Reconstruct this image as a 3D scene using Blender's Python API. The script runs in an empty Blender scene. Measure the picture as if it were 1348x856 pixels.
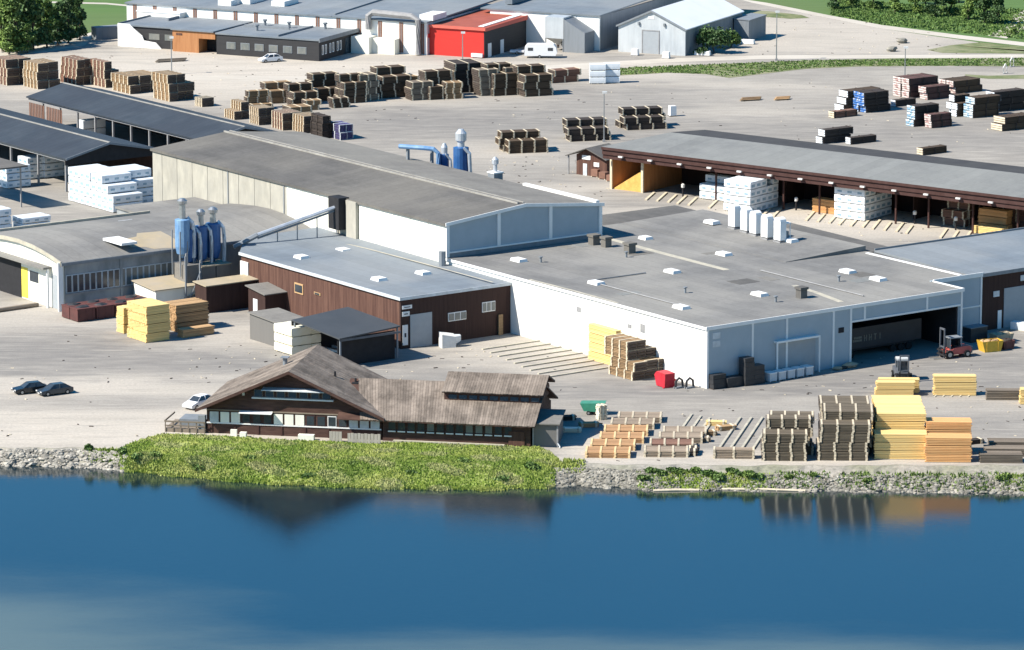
import bpy, math, random
from mathutils import Vector, Matrix
random.seed(7)
R = math.radians
C = bpy.context.scene.collection
scene = bpy.context.scene

# ------------------------------------------------------------------ camera
CAM_H = 127.0
PITCH = math.atan(1224 / 5885)
FPX = 5885.0
cam_d = bpy.data.cameras.new('camera')
cam = bpy.data.objects.new('camera', cam_d); C.objects.link(cam)
cam.location = (0, 0, CAM_H)
cam.rotation_euler = (R(90) - PITCH, 0, 0)
cam_d.sensor_width = 36; cam_d.lens = 36 * FPX / 1348
cam_d.clip_start = 10; cam_d.clip_end = 12000
scene.camera = cam

# ------------------------------------------------------------------ sky and sun
w = bpy.data.worlds.new("World"); scene.world = w; w.use_nodes = True
nt = w.node_tree; bg = nt.nodes['Background']
sky = nt.nodes.new('ShaderNodeTexSky'); sky.sky_type = 'NISHITA'; sky.sun_disc = False
SUN_EL = 44.0
SHADOW_AZ = 20.0                     # direction shadows fall, degrees from +X towards +Y
dvec = Vector((math.cos(R(SHADOW_AZ)) * math.cos(R(SUN_EL)), math.sin(R(SHADOW_AZ)) * math.cos(R(SUN_EL)), -math.sin(R(SUN_EL))))
sky.sun_elevation = R(SUN_EL)
sky.sun_rotation = math.atan2(-dvec.x, -dvec.y)
sky.altitude = 0; sky.air_density = 1.0; sky.dust_density = 0.2; sky.ozone_density = 2.5
hs = nt.nodes.new('ShaderNodeHueSaturation'); hs.inputs['Hue'].default_value = 0.5; hs.inputs['Saturation'].default_value = 1.45; hs.inputs['Hue'].default_value = .495
hs.inputs['Value'].default_value = 1.0
nt.links.new(sky.outputs[0], hs.inputs['Color']); nt.links.new(hs.outputs[0], bg.inputs[0])
bg.inputs[1].default_value = 0.088
sd = bpy.data.lights.new('sun', 'SUN'); sd.energy = 5.0; sd.angle = R(0.5); sd.color = (1, 0.93, 0.83)
so = bpy.data.objects.new('sun', sd); C.objects.link(so)
so.rotation_euler = dvec.to_track_quat('-Z', 'Y').to_euler()
scene.view_settings.view_transform = 'Standard'; scene.view_settings.look = 'None'
scene.view_settings.exposure = 0.8; scene.view_settings.gamma = 1
scene.cycles.max_bounces = 6

# ------------------------------------------------------------------ places measured in the photograph
def G(x, y, z=0.0):
    rx, ry = (x - 674) / FPX, (428 - y) / FPX
    c, s = math.cos(PITCH), math.sin(PITCH)
    d = (rx, c + s * ry, -s + c * ry); k = (z - CAM_H) / d[2]
    return Vector((d[0] * k, d[1] * k, z))
def ppm(y): return FPX / (G(674, y) - Vector((0, 0, CAM_H))).length
class Frame:
    def __init__(s, o, deg):
        s.o = Vector(o); s.a = R(deg); s.deg = deg
        s.r = Vector((math.cos(s.a), math.sin(s.a), 0)); s.l = Vector((-math.sin(s.a), math.cos(s.a), 0))
    def w(s, x, y, z=0.0): return s.o + s.r * x + s.l * y + Vector((0, 0, z))
    def loc(s, p): q = Vector(p) - s.o; return q.dot(s.r), q.dot(s.l)
    def px(s, x, y, z=0.0): return s.loc(G(x, y, z))
S = Frame(G(930, 512), 35.8)
def PV(x, y, v0):                     # point of the upright plane v = v0 of the mill grid: returns u, z
    c = Vector((0, 0, CAM_H)); d = G(x, y) - c; X = c + d * ((v0 - (c - S.o).dot(S.l)) / d.dot(S.l)); return (X - S.o).dot(S.r), X.z
S = Frame(G(930, 512), 35.8)          # the grid most of the mill is built on
SA = S.a

# ------------------------------------------------------------------ materials
MATS = {}
def mat(name, c, c2=None, sc=(1, 1, 1), rough=.8, lo=.35, hi=.65, bump=0, bsc=None, metal=0, obj=0, isl=0, big=None, bigsc=.08, bigamt=.5, det=6, spec=.3, wave=None, seam=None, grain=0):
    m = bpy.data.materials.new(name); m.use_nodes = True; n = m.node_tree.nodes; l = m.node_tree.links
    b = n['Principled BSDF']; b.inputs['Roughness'].default_value = rough; b.inputs['Metallic'].default_value = metal
    b.inputs['Specular IOR Level'].default_value = spec
    tc = n.new('ShaderNodeTexCoord'); mp = n.new('ShaderNodeMapping'); mp.inputs['Scale'].default_value = sc
    l.new(tc.outputs['Object'], mp.inputs[0])
    c4 = (*c, 1); c24 = (*(c2 or [k * .75 for k in c]), 1)
    no = n.new('ShaderNodeTexNoise'); no.inputs['Scale'].default_value = 1; no.inputs['Detail'].default_value = det; no.inputs['Roughness'].default_value = .65
    l.new(mp.outputs[0], no.inputs['Vector'])
    mr = n.new('ShaderNodeMapRange'); mr.inputs[1].default_value = lo; mr.inputs[2].default_value = hi; l.new(no.outputs[0], mr.inputs[0])
    mx = n.new('ShaderNodeMix'); mx.data_type = 'RGBA'; mx.inputs[6].default_value = c4; mx.inputs[7].default_value = c24
    l.new(mr.outputs[0], mx.inputs[0]); out = mx.outputs[2]
    if big:
        nb = n.new('ShaderNodeTexNoise'); nb.inputs['Scale'].default_value = bigsc; nb.inputs['Detail'].default_value = 5
        l.new(tc.outputs['Object'], nb.inputs['Vector'])
        m2 = n.new('ShaderNodeMapRange'); m2.inputs[1].default_value = .42; m2.inputs[2].default_value = .62; m2.inputs[4].default_value = bigamt
        l.new(nb.outputs[0], m2.inputs[0])
        x2 = n.new('ShaderNodeMix'); x2.data_type = 'RGBA'; x2.inputs[7].default_value = (*big, 1)
        l.new(m2.outputs[0], x2.inputs[0]); l.new(out, x2.inputs[6]); out = x2.outputs[2]
    if grain:
        ng = n.new('ShaderNodeTexNoise'); ng.inputs['Scale'].default_value = 1.6; ng.inputs['Detail'].default_value = 4; ng.inputs['Roughness'].default_value = .8
        l.new(tc.outputs['Object'], ng.inputs['Vector'])
        m3 = n.new('ShaderNodeMapRange'); m3.inputs[1].default_value = .3; m3.inputs[2].default_value = .7; m3.inputs[3].default_value = 1 - grain; m3.inputs[4].default_value = 1 + grain; l.new(ng.outputs[0], m3.inputs[0])
        v3 = n.new('ShaderNodeVectorMath'); v3.operation = 'SCALE'; l.new(out, v3.inputs[0]); l.new(m3.outputs[0], v3.inputs['Scale']); out = v3.outputs[0]
    if seam:
        sx = n.new('ShaderNodeSeparateXYZ'); l.new(tc.outputs['Object'], sx.inputs[0])
        d1 = n.new('ShaderNodeMath'); d1.operation = 'DIVIDE'; d1.inputs[1].default_value = seam[1]; l.new(sx.outputs[seam[0]], d1.inputs[0])
        fr_ = n.new('ShaderNodeMath'); fr_.operation = 'FRACT'; l.new(d1.outputs[0], fr_.inputs[0])
        gt = n.new('ShaderNodeMath'); gt.operation = 'LESS_THAN'; gt.inputs[1].default_value = seam[2] / seam[1]; l.new(fr_.outputs[0], gt.inputs[0])
        m4 = n.new('ShaderNodeMapRange'); m4.inputs[3].default_value = 1; m4.inputs[4].default_value = seam[3]; l.new(gt.outputs[0], m4.inputs[0])
        fl = n.new('ShaderNodeMath'); fl.operation = 'FLOOR'; l.new(d1.outputs[0], fl.inputs[0])
        wn = n.new('ShaderNodeTexWhiteNoise'); wn.noise_dimensions = '1D'; l.new(fl.outputs[0], wn.inputs['W'])
        m5 = n.new('ShaderNodeMapRange'); m5.inputs[3].default_value = .95; m5.inputs[4].default_value = 1.05; l.new(wn.outputs['Value'], m5.inputs[0])
        mm_ = n.new('ShaderNodeMath'); mm_.operation = 'MULTIPLY'; l.new(m4.outputs[0], mm_.inputs[0]); l.new(m5.outputs[0], mm_.inputs[1])
        v4 = n.new('ShaderNodeVectorMath'); v4.operation = 'SCALE'; l.new(out, v4.inputs[0]); l.new(mm_.outputs[0], v4.inputs['Scale']); out = v4.outputs[0]
    if obj or isl:
        ad = None
        for src, amt in (('obj', obj), ('isl', isl)):
            if not amt: continue
            if src == 'obj': o = n.new('ShaderNodeObjectInfo').outputs['Random']
            else: o = n.new('ShaderNodeNewGeometry').outputs['Random Per Island']
            r = n.new('ShaderNodeMapRange'); r.inputs[3].default_value = 1 - amt; r.inputs[4].default_value = 1 + amt * .8; l.new(o, r.inputs[0])
            if ad is None: ad = r.outputs[0]
            else:
                mu = n.new('ShaderNodeMath'); mu.operation = 'MULTIPLY'; l.new(ad, mu.inputs[0]); l.new(r.outputs[0], mu.inputs[1]); ad = mu.outputs[0]
        vm = n.new('ShaderNodeVectorMath'); vm.operation = 'SCALE'; l.new(out, vm.inputs[0]); l.new(ad, vm.inputs['Scale']); out = vm.outputs[0]
    l.new(out, b.inputs['Base Color'])
    if bump:
        bm_ = n.new('ShaderNodeBump'); bm_.inputs['Strength'].default_value = bump; bm_.inputs['Distance'].default_value = .1
        if wave:
            wv = n.new('ShaderNodeTexWave'); wv.bands_direction = wave[0]; wv.inputs['Scale'].default_value = wave[1]; l.new(tc.outputs['Object'], wv.inputs[0]); l.new(wv.outputs[1], bm_.inputs['Height'])
        else: l.new(no.outputs[0], bm_.inputs['Height'])
        l.new(bm_.outputs[0], b.inputs['Normal'])
    MATS[name] = m; return m

M = {}
M['grass_far'] = mat('field grass', (.075, .14, .035), (.1, .17, .045), (.05, .6, 1), big=(.12, .15, .06), bigsc=.015)
M['grass'] = mat('bank turf', (.22, .29, .06), (.33, .36, .12), (.5, .5, .5), big=(.26, .25, .12), bigsc=.15, bigamt=.6)
M['verge'] = mat('dry verge', (.08, .12, .035), (.22, .22, .11), (.3, .3, .3), big=(.32, .3, .2), bigsc=.08, bigamt=.5)
M['sandroad'] = mat('pale gravel road', (.5, .46, .39), (.42, .38, .32), (.2, .9, 1), big=(.56, .52, .45), bigsc=.05)
M['rock'] = mat('river stone', (.4, .375, .32), (.24, .225, .195), (.8, .8, .8), isl=.35, bump=.5)
M['rock_dark'] = mat('grey rubble', (.31, .29, .245), (.18, .17, .14), (.8, .8, .8), isl=.4, bump=.5)
M['bank'] = mat('bank gravel', (.36, .33, .28), (.25, .235, .2), (.9, .9, .9), big=(.19, .2, .12), bigsc=.12, bigamt=.6, bump=.6, grain=.3)
M['leaf'] = mat('leaf', (.075, .14, .035), (.13, .2, .05), (.4, .4, .4), isl=.45, obj=.15, rough=.6)
M['leaf_dark'] = mat('dark leaf', (.04, .085, .03), (.075, .13, .04), (.4, .4, .4), isl=.45, obj=.15, rough=.6)
M['leaf_light'] = mat('light leaf', (.18, .26, .06), (.11, .18, .045), (.4, .4, .4), isl=.45, obj=.15, rough=.6)
M['blade'] = mat('grass blade', (.24, .33, .05), (.4, .42, .13), (.15, .3, .4), isl=.15, rough=.6, big=(.14, .23, .035), bigsc=.16, bigamt=.8)
M['straw'] = mat('dry straw', (.38, .38, .17), (.26, .31, .1), (.3, .3, .3), isl=.3)
M['bark'] = mat('bark', (.12, .09, .07))
M['felt'] = mat('grey roofing felt', (.19, .187, .178), (.15, .148, .142), (.25, .25, .25), rough=.95, big=(.27, .26, .235), bigsc=.07, bigamt=.7, seam=('X', 2.0, .12, .85), grain=.1)
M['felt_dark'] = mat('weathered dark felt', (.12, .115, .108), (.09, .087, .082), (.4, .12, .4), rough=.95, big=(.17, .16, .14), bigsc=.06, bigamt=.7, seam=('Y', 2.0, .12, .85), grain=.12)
M['felt_black'] = mat('black roofing strip', (.045, .045, .048), (.06, .06, .06), (.3, .3, .3), rough=.9)
M['felt_light'] = mat('pale grey flashing', (.34, .33, .3), (.24, .23, .21), (.5, .5, .5))
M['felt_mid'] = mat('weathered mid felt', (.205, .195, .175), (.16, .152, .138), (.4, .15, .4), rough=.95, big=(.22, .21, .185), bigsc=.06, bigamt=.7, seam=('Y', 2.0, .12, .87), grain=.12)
M['felt_blue'] = mat('pale blue grey roofing', (.18, .21, .235), (.145, .17, .195), (.15, .4, .3), rough=.7, big=(.24, .255, .26), bigsc=.06, bigamt=.7, seam=('X', 2.2, .12, .9), grain=.07)
M['roof_navy'] = mat('dark blue steel roofing', (.038, .048, .06), (.05, .06, .072), (.3, .3, .3), rough=.65, big=(.03, .035, .045), bigsc=.1, seam=('Y', 1.5, .12, .8), grain=.1)
M['roof_wh'] = mat('grey fibre sheet', (.2, .205, .195), (.165, .17, .165), (.3, .3, .3), rough=.85, big=(.23, .235, .22), bigsc=.05, seam=('X', 2.5, .12, .9), grain=.08)
M['white_wall'] = mat('white metal cladding', (.82, .82, .78), (.76, .76, .72), (.3, .3, .08), rough=.6, big=(.7, .7, .66), bigsc=.07, bump=.12, wave=('Z', 1.5))
M['cream_panel'] = mat('cream concrete panel', (.8, .79, .7), (.72, .71, .62), (.5, .5, .2), rough=.8, obj=.04)
M['old_panel'] = mat('stained concrete panel', (.43, .41, .345), (.32, .305, .26), (.6, .6, .25), rough=.9, big=(.33, .32, .28), bigsc=.25, bigamt=.6, obj=.06)
M['grey_clad'] = mat('blue grey cladding', (.37, .43, .47), (.33, .39, .43), (.3, .3, .3), rough=.6, bump=.12, wave=('Z', 2.2))
M['white_trim'] = mat('white trim', (.8, .8, .78), (.72, .72, .7), (.5, .5, .5), rough=.6)
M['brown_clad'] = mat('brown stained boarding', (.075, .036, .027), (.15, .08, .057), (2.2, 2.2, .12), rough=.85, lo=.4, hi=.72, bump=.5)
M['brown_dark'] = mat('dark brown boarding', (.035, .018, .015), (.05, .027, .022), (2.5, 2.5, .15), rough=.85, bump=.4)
M['chalet_wall'] = mat('tarred brown timber', (.055, .028, .022), (.09, .05, .038), (.6, .6, 3), rough=.85, bump=.5)
M['chalet_roof'] = mat('weathered roof boards', (.2, .165, .135), (.12, .1, .082), (1.6, .5, .8), rough=.95, isl=.2, big=(.27, .225, .185), bigsc=.35, bigamt=.7, bump=.4, grain=.2)
M['black_clad'] = mat('black cladding', (.03, .03, .032), (.04, .04, .042), (.3, .3, 3), rough=.7)
M['orange_wood'] = mat('oiled timber boarding', (.42, .2, .085), (.34, .15, .06), (2, 2, .2), rough=.7)
M['red_clad'] = mat('red cladding', (.58, .04, .03), (.52, .035, .028), (.3, .3, 2), rough=.6, bump=.15, wave=('X', 3))
M['red_roof'] = mat('red steel roof', (.36, .1, .06), (.28, .075, .045), (.3, .3, .3), rough=.6)
M['silver_clad'] = mat('galvanised cladding', (.5, .54, .56), (.4, .43, .45), (1.2, 1.2, .15), rough=.5, metal=.2, big=(.6, .62, .62), bigsc=.2)
M['dark_side'] = mat('grey side cladding', (.22, .24, .26), (.18, .2, .215), (1.2, 1.2, .15), rough=.6)
M['white_roof'] = mat('white roof membrane', (.82, .83, .84), (.76, .77, .78), (.2, .2, .2), rough=.5)
M['dark'] = mat('near black for parts and shade', (.018, .018, .02), (.025, .025, .028))  # dark parts, and deep shade painted into the bay and under the canopy
M['darkbrown'] = mat('dark brown beam', (.05, .022, .018), (.07, .035, .03), (1, 1, 1))
M['warm_in'] = mat('timber lining', (.45, .2, .075), (.34, .14, .05), (1.5, 1.5, .2))
M['glass'] = mat('window glass', (.03, .04, .05), (.045, .055, .065), rough=.15, spec=.6)
M['glass_pale'] = mat('dusty pane', (.12, .14, .14), (.2, .2, .18), (.6, .6, .6), rough=.3, spec=.5)
M['door_grey'] = mat('grey roller door', (.35, .38, .4), (.32, .35, .37), rough=.5, bump=.3, wave=('Z', 4))
M['steel'] = mat('galvanised steel', (.42, .44, .45), (.33, .35, .36), (2, 2, 2), rough=.35, metal=.7)
M['pole'] = mat('grey pole', (.3, .3, .3), rough=.6)
M['blue'] = mat('blue painted steel', (.025, .1, .27), (.015, .06, .18), (.8, .8, .5), rough=.35, big=(.06, .16, .36), bigsc=.5)
M['blue_pale'] = mat('faded blue steel', (.1, .22, .42), (.2, .34, .5), (.8, .8, .5), rough=.4)
M['duct'] = mat('pale duct steel', (.55, .58, .62), (.4, .44, .48), (1, 1, 1), rough=.35, metal=.3)
M['pine'] = mat('fresh sawn pine', (.8, .6, .26), (.74, .52, .21), (.6, 6, 6), rough=.8, isl=.12, obj=.06, lo=.3, hi=.8)
M['pine_o'] = mat('orange sawn pine', (.76, .44, .19), (.68, .37, .15), (.6, 6, 6), rough=.8, isl=.12, obj=.06)
M['pine_t'] = mat('tan timber', (.52, .34, .17), (.4, .25, .13), (.6, 5, 5), rough=.85, isl=.2, obj=.1)
M['grey_t'] = mat('silvered timber', (.23, .19, .145), (.165, .135, .105), (.6, 5, 5), rough=.9, isl=.25, obj=.12)
M['brown_t'] = mat('weathered brown timber', (.105, .072, .046), (.07, .05, .034), (.6, 5, 5), rough=.9, isl=.25, obj=.15)
M['dark_t'] = mat('dark timber', (.045, .036, .033), (.065, .052, .042), (.6, 5, 5), rough=.9, isl=.3, obj=.15)
M['red_t'] = mat('reddish timber', (.24, .13, .09), (.17, .095, .07), (.6, 5, 5), rough=.9, isl=.25, obj=.12)
M['tan_t'] = mat('tan seasoned timber', (.33, .22, .12), (.22, .145, .08), (.6, 5, 5), rough=.9, isl=.25, obj=.12)
M['shade_ends'] = mat('weathered ends with painted shade', (.05, .042, .038), (.1, .075, .058), (3, 3, 6), isl=.35)  # near-black board ends: shade of the pile sides put into the colour
M['sticker'] = mat('pale sticker wood', (.66, .58, .43), (.52, .44, .32), (2, 2, 2), isl=.2)
M['wrap'] = mat('white timber wrap', (.74, .78, .8), (.62, .68, .72), (.8, .8, .8), rough=.4, obj=.05, lo=.45, hi=.75, bump=.3)
M['wrap_cream'] = mat('cream timber wrap', (.8, .78, .66), (.74, .7, .52), (.5, .5, .5), rough=.45)
M['wrap_print'] = mat('blue print on wrap', (.2, .33, .42), (.35, .46, .52), (2, 2, 2), rough=.5)
M['wrap_end'] = mat('packed board ends', (.42, .4, .36), (.15, .15, .15), (5, 5, 5))
M['blue_wrap'] = mat('blue wrap', (.05, .16, .45), (.5, .55, .6), (1.5, 1.5, 2.5), rough=.5, lo=.5, hi=.6)
M['car_black'] = mat('black car paint', (.012, .016, .02), (.015, .02, .025), rough=.2, spec=.6)
M['car_grey'] = mat('dark grey car paint', (.035, .045, .055), (.04, .05, .06), rough=.2, spec=.6)
M['car_white'] = mat('white car paint', (.8, .8, .8), (.78, .78, .78), rough=.25, spec=.5)
M['tyre'] = mat('tyre rubber', (.02, .02, .02), rough=.9)
M['lamp'] = mat('lamp lens', (.75, .75, .72), rough=.2)
M['lamp_red'] = mat('red tail lens', (.4, .02, .02), rough=.2)
M['truck_red'] = mat('forklift red paint', (.5, .12, .1), (.36, .08, .07), rough=.45)
M['truck_grey'] = mat('forklift grey paint', (.12, .13, .15), (.08, .09, .1), rough=.45)
M['yellow'] = mat('yellow steel', (.68, .42, .05), (.55, .34, .04), rough=.5)
M['green'] = mat('green tarpaulin', (.05, .26, .17), (.04, .19, .13), rough=.5)
M['red'] = mat('red tarpaulin', (.55, .03, .05), (.4, .02, .03), rough=.5)
M['rust'] = mat('oxide red container', (.13, .05, .045), (.09, .04, .036), (1, 1, 1), rough=.7, obj=.1)
M['white_bag'] = mat('white woven bag', (.74, .74, .7), (.6, .6, .57), (1, 1, 1), rough=.7)
M['grey_shed'] = mat('grey painted boards', (.15, .145, .135), (.16, .155, .145), (2, 2, .3), rough=.8)
M['mill_wall'] = mat('grimy grey render', (.27, .29, .3), (.17, .19, .2), (.5, .5, .2), rough=.9, big=(.42, .43, .42), bigsc=.2)
M['yellow_wall'] = mat('yellow painted wall', (.75, .62, .1), rough=.7)
M['sand'] = mat('sawdust', (.42, .34, .22), (.34, .29, .2), (.8, .8, .8), big=(.4, .35, .28), bigsc=.2, bigamt=.5)
M['tarp_dark'] = mat('dark canopy cloth', (.05, .055, .06), (.06, .065, .07), (.2, .2, .2), rough=.6)
M['bin'] = mat('pale plastic', (.6, .64, .66), rough=.5)
M['dark_sheet'] = mat('black plastic sheet', (.03, .032, .035), (.05, .05, .052), (1, 1, 1), rough=.45)
M['ink'] = mat('dark lettering', (.05, .05, .06))
M['seam'] = mat('gravelly flashing', (.5, .46, .36), (.36, .34, .28), (.8, .8, .8))

# ------------------------------------------------------------------ mesh collector
SPLIT = {'wall', 'leg', 'post', 'skid', 'bearer', 'support', 'lettering', 'letter', 'terrace_furniture', 'parapet', 'bargeboard', 'fascia', 'pilaster', 'foot', 'board_fence', 'fence_board', 'roof_edge', 'railing', 'wood_stack', 'ridge_flashing', 'roof_flashing', 'sign', 'body', 'slat', 'gable_wall', 'frame', 'clerestory_gable', 'pallet', 'gate_frame', 'roof_hood', 'pillar_stripe', 'side_bunker', 'corner_board', 'lean_to', 'sack', 'scrap', 'eaves_beam', 'awning'}
class MB:
    def __init__(s, sx=0, sy=0, sz=0): s.v = []; s.f = []; s.s = (sx, sy, sz); s.smooth = False; s.parts = []
    def add(s, vs, fs):
        b = len(s.v); s.parts.append((b, len(s.f))); s.v += [tuple(v) for v in vs]; s.f += [tuple(i + b for i in f) for f in fs]; return s
    def box(s, x0, y0, z0, x1, y1, z1, rot=0, taper=0):
        cx, cy = (x0 + x1) / 2, (y0 + y1) / 2; vs = []
        for z, t in ((z0, 0), (z1, taper)):
            for x, y in ((x0 + t, y0 + t), (x1 - t, y0 + t), (x1 - t, y1 - t), (x0 + t, y1 - t)):
                if rot:
                    dx, dy = x - cx, y - cy; x = cx + dx * math.cos(rot) - dy * math.sin(rot); y = cy + dx * math.sin(rot) + dy * math.cos(rot)
                vs.append((x, y, z))
        return s.add(vs, [(3, 2, 1, 0), (4, 5, 6, 7), (0, 1, 5, 4), (1, 2, 6, 5), (2, 3, 7, 6), (3, 0, 4, 7)])
    def prism(s, pts, z0, z1):                 # z0 / z1 numbers or per-vertex lists, pts counter-clockwise in plan
        n = len(pts); a = z0 if isinstance(z0, (list, tuple)) else [z0] * n; b = z1 if isinstance(z1, (list, tuple)) else [z1] * n
        vs = [(p[0], p[1], z) for p, z in zip(pts, a)] + [(p[0], p[1], z) for p, z in zip(pts, b)]
        fs = [tuple(range(n - 1, -1, -1)), tuple(range(n, 2 * n))] + [(i, (i + 1) % n, (i + 1) % n + n, i + n) for i in range(n)]
        return s.add(vs, fs)
    def ext_y(s, prof, y0, y1):                # profile (x,z) counter-clockwise seen from -y, extruded along y
        n = len(prof); vs = [(x, y0, z) for x, z in prof] + [(x, y1, z) for x, z in prof]
        return s.add(vs, [tuple(range(n)), tuple(range(2 * n - 1, n - 1, -1))] + [((i + 1) % n, i, i + n, (i + 1) % n + n) for i in range(n)])
    def ext_x(s, prof, x0, x1):                # profile (y,z)
        n = len(prof); vs = [(x0, y, z) for y, z in prof] + [(x1, y, z) for y, z in prof]
        return s.add(vs, [tuple(range(n - 1, -1, -1)), tuple(range(n, 2 * n))] + [(i, (i + 1) % n, (i + 1) % n + n, i + n) for i in range(n)])
    def tube(s, pts, r, n=8, caps=True):
        pts = [Vector(p) for p in pts]; rs = r if isinstance(r, (list, tuple)) else [r] * len(pts); b = len(s.v); vs = []
        for i, p in enumerate(pts):
            t = (pts[min(i + 1, len(pts) - 1)] - pts[max(i - 1, 0)]).normalized()
            a = t.cross(Vector((0, 0, 1)));
            if a.length < .01: a = Vector((1, 0, 0))
            a.normalize(); c = t.cross(a)
            for k in range(n):
                q = p + a * math.cos(2 * math.pi * k / n) * rs[i] + c * math.sin(2 * math.pi * k / n) * rs[i]; vs.append(tuple(q))
        fs = [(i * n + k, i * n + (k + 1) % n, (i + 1) * n + (k + 1) % n, (i + 1) * n + k) for i in range(len(pts) - 1) for k in range(n)]
        if caps: fs += [tuple(range(n - 1, -1, -1)), tuple(range((len(pts) - 1) * n, len(pts) * n))]
        return s.add(vs, fs)
    def lathe(s, prof, x=0, y=0, n=16):        # (r,z)
        vs = [(x + r * math.cos(2 * math.pi * k / n), y + r * math.sin(2 * math.pi * k / n), z) for r, z in prof for k in range(n)]
        fs = [(i * n + k, i * n + (k + 1) % n, (i + 1) * n + (k + 1) % n, (i + 1) * n + k) for i in range(len(prof) - 1) for k in range(n)]
        fs += [tuple(range(n - 1, -1, -1)), tuple(range((len(prof) - 1) * n, len(prof) * n))]
        return s.add(vs, fs)
    def blob(s, x, y, z, rx, ry, rz, seed=0, rough=.25):
        rnd = random.Random(seed); vs = [(x, y, z + rz), (x, y, z - rz)]; n = 7; rows = 4
        for i in range(1, rows):
            ph = math.pi * i / rows
            for k in range(n):
                th = 2 * math.pi * (k + .5 * (i % 2)) / n; q = 1 + rnd.uniform(-rough, rough)
                vs.append((x + rx * q * math.sin(ph) * math.cos(th), y + ry * q * math.sin(ph) * math.sin(th), z + rz * q * math.cos(ph)))
        fs = []
        for k in range(n):
            fs.append((0, 2 + k, 2 + (k + 1) % n)); o = 2 + (rows - 2) * n; fs.append((1, o + (k + 1) % n, o + k))
            for i in range(rows - 2):
                a = 2 + i * n; fs.append((a + k, a + n + k, a + n + (k + 1) % n, a + (k + 1) % n))
        return s.add(vs, fs)
    def mesh(s, name):
        me = bpy.data.meshes.new(name); a, b, c = s.s
        me.from_pydata([(x - a, y - b, z - c) for x, y, z in s.v], [], s.f)
        if s.smooth:
            for p in me.polygons: p.use_smooth = True
        me.update(); return me
    def build(s, name, m, parent=None, label=None, kind=None):
        if name in SPLIT and kind is None and len(s.parts) > 1:
            first = None
            for k, (vb, fb) in enumerate(s.parts):
                ve, fe = (s.parts[k + 1] if k + 1 < len(s.parts) else (len(s.v), len(s.f)))
                q = MB(*s.s); q.add(s.v[vb:ve], [tuple(i - vb for i in f) for f in s.f[fb:fe]]); q.smooth = s.smooth
                o = q.build(name, m, parent, label, kind); first = first or o
            return first
        me = s.mesh(name); me.materials.append(M[m] if isinstance(m, str) else m)
        return link(name, me, parent, label, kind)
def link(name, me, parent=None, label=None, kind=None):
    o = bpy.data.objects.new(name, me); C.objects.link(o)
    if parent: o.parent = parent
    if label: o['label'] = label
    if kind: o['kind'] = kind
    return o
def tag(o, label, cat, group=None):
    if len(label.split()) > 16: print('LONG', label)
    o['label'] = label; o['category'] = cat
    if group: o['group'] = group
    return o
def thing(name, label, cat, loc, rot=0, group=None):
    o = bpy.data.objects.new(name, None); C.objects.link(o); o.location = loc; o.rotation_euler = (0, 0, rot)
    o.empty_display_size = .5
    return tag(o, label, cat, group)
def sb(name, label, cat, u, v, group=None, z=0, fr=S): return thing(name, label, cat, fr.w(u, v, z), fr.a, group)

# ------------------------------------------------------------------ ground, river and banks
WL = -1.75
TOP = [(-400, 586), (-100, 587), (0, 589), (100, 590), (150, 593), (185, 600), (260, 600), (340, 601), (500, 603), (640, 604), (735, 612), (760, 611), (860, 612), (1000, 613), (1348, 613), (1500, 614), (1800, 615)]
WAT = [(-400, 611), (-100, 612), (0, 612), (100, 615), (150, 618), (185, 622), (260, 629), (340, 636), (500, 643), (640, 645), (735, 641), (760, 639), (860, 645), (1000, 645), (1348, 650), (1500, 652), (1800, 655)]
def interp(tab, x):
    for (a, b), (c, d) in zip(tab, tab[1:]):
        if x <= c: return b + (d - b) * max(0, (x - a)) / (c - a)
    return tab[-1][1]
XS = list(range(-400, 1801, 10))
bankT = [G(x, interp(TOP, x) + .8 * math.sin(x * .11) + .6 * math.sin(x * .047)) for x in XS]
bankW = [G(x, interp(WAT, x) + .9 * math.sin(x * .09) + .7 * math.sin(x * .23), WL) for x in XS]
bankT = [Vector((-2500, bankT[0].y, 0))] + bankT + [Vector((2500, bankT[-1].y, 0))]
bankW = [Vector((-2500, bankW[0].y, WL))] + bankW + [Vector((2500, bankW[-1].y, WL))]
def bank_pt(i, t):                          # t 0 at the top, 1 at the waterline, 2 under water
    a, b = bankT[i], bankW[i]
    if t <= 1: p = a.lerp(b, t); p.z += .25 * math.sin(t * math.pi); return p
    return Vector((b.x, b.y - 7 * (t - 1), WL - 2.2 * (t - 1)))
g = MB(); n = len(bankT)
g.add([tuple(p) for p in bankT] + [(p.x, 1000 if 0 < i < n - 1 else 1000, 0) for i, p in enumerate(bankT)], [(i, i + 1, n + i + 1, n + i) for i in range(n - 1)])
g.add([(-2500, 1000, 0), (2500, 1000, 0), (9000, 9000, 0), (-9000, 9000, 0)], [(0, 1, 2, 3)])
g.build('ground', 'grass_far', kind='structure')
rb = MB(); T = [0, .25, .5, .75, 1, 1.5, 2]
rnd = random.Random(3)
rows = [[bank_pt(i, t) + Vector((0, 0, rnd.uniform(-.12, .12) if 0 < t else 0)) for i in range(n)] for t in T]
rb.add([tuple(p) for r in rows for p in r], [((k + 1) * n + i, (k + 1) * n + i + 1, k * n + i + 1, k * n + i) for k in range(len(T) - 1) for i in range(n - 1)])
rb.build('riverbank', 'bank', kind='structure')
bed = MB(); bed.add([(-2500, 250, WL - 2.2), (2500, 250, WL - 2.2), (2500, 522, WL - 2.2), (-2500, 522, WL - 2.2)], [(0, 1, 2, 3)]); bed.build('riverbed', 'rock_dark', kind='structure')

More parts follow.
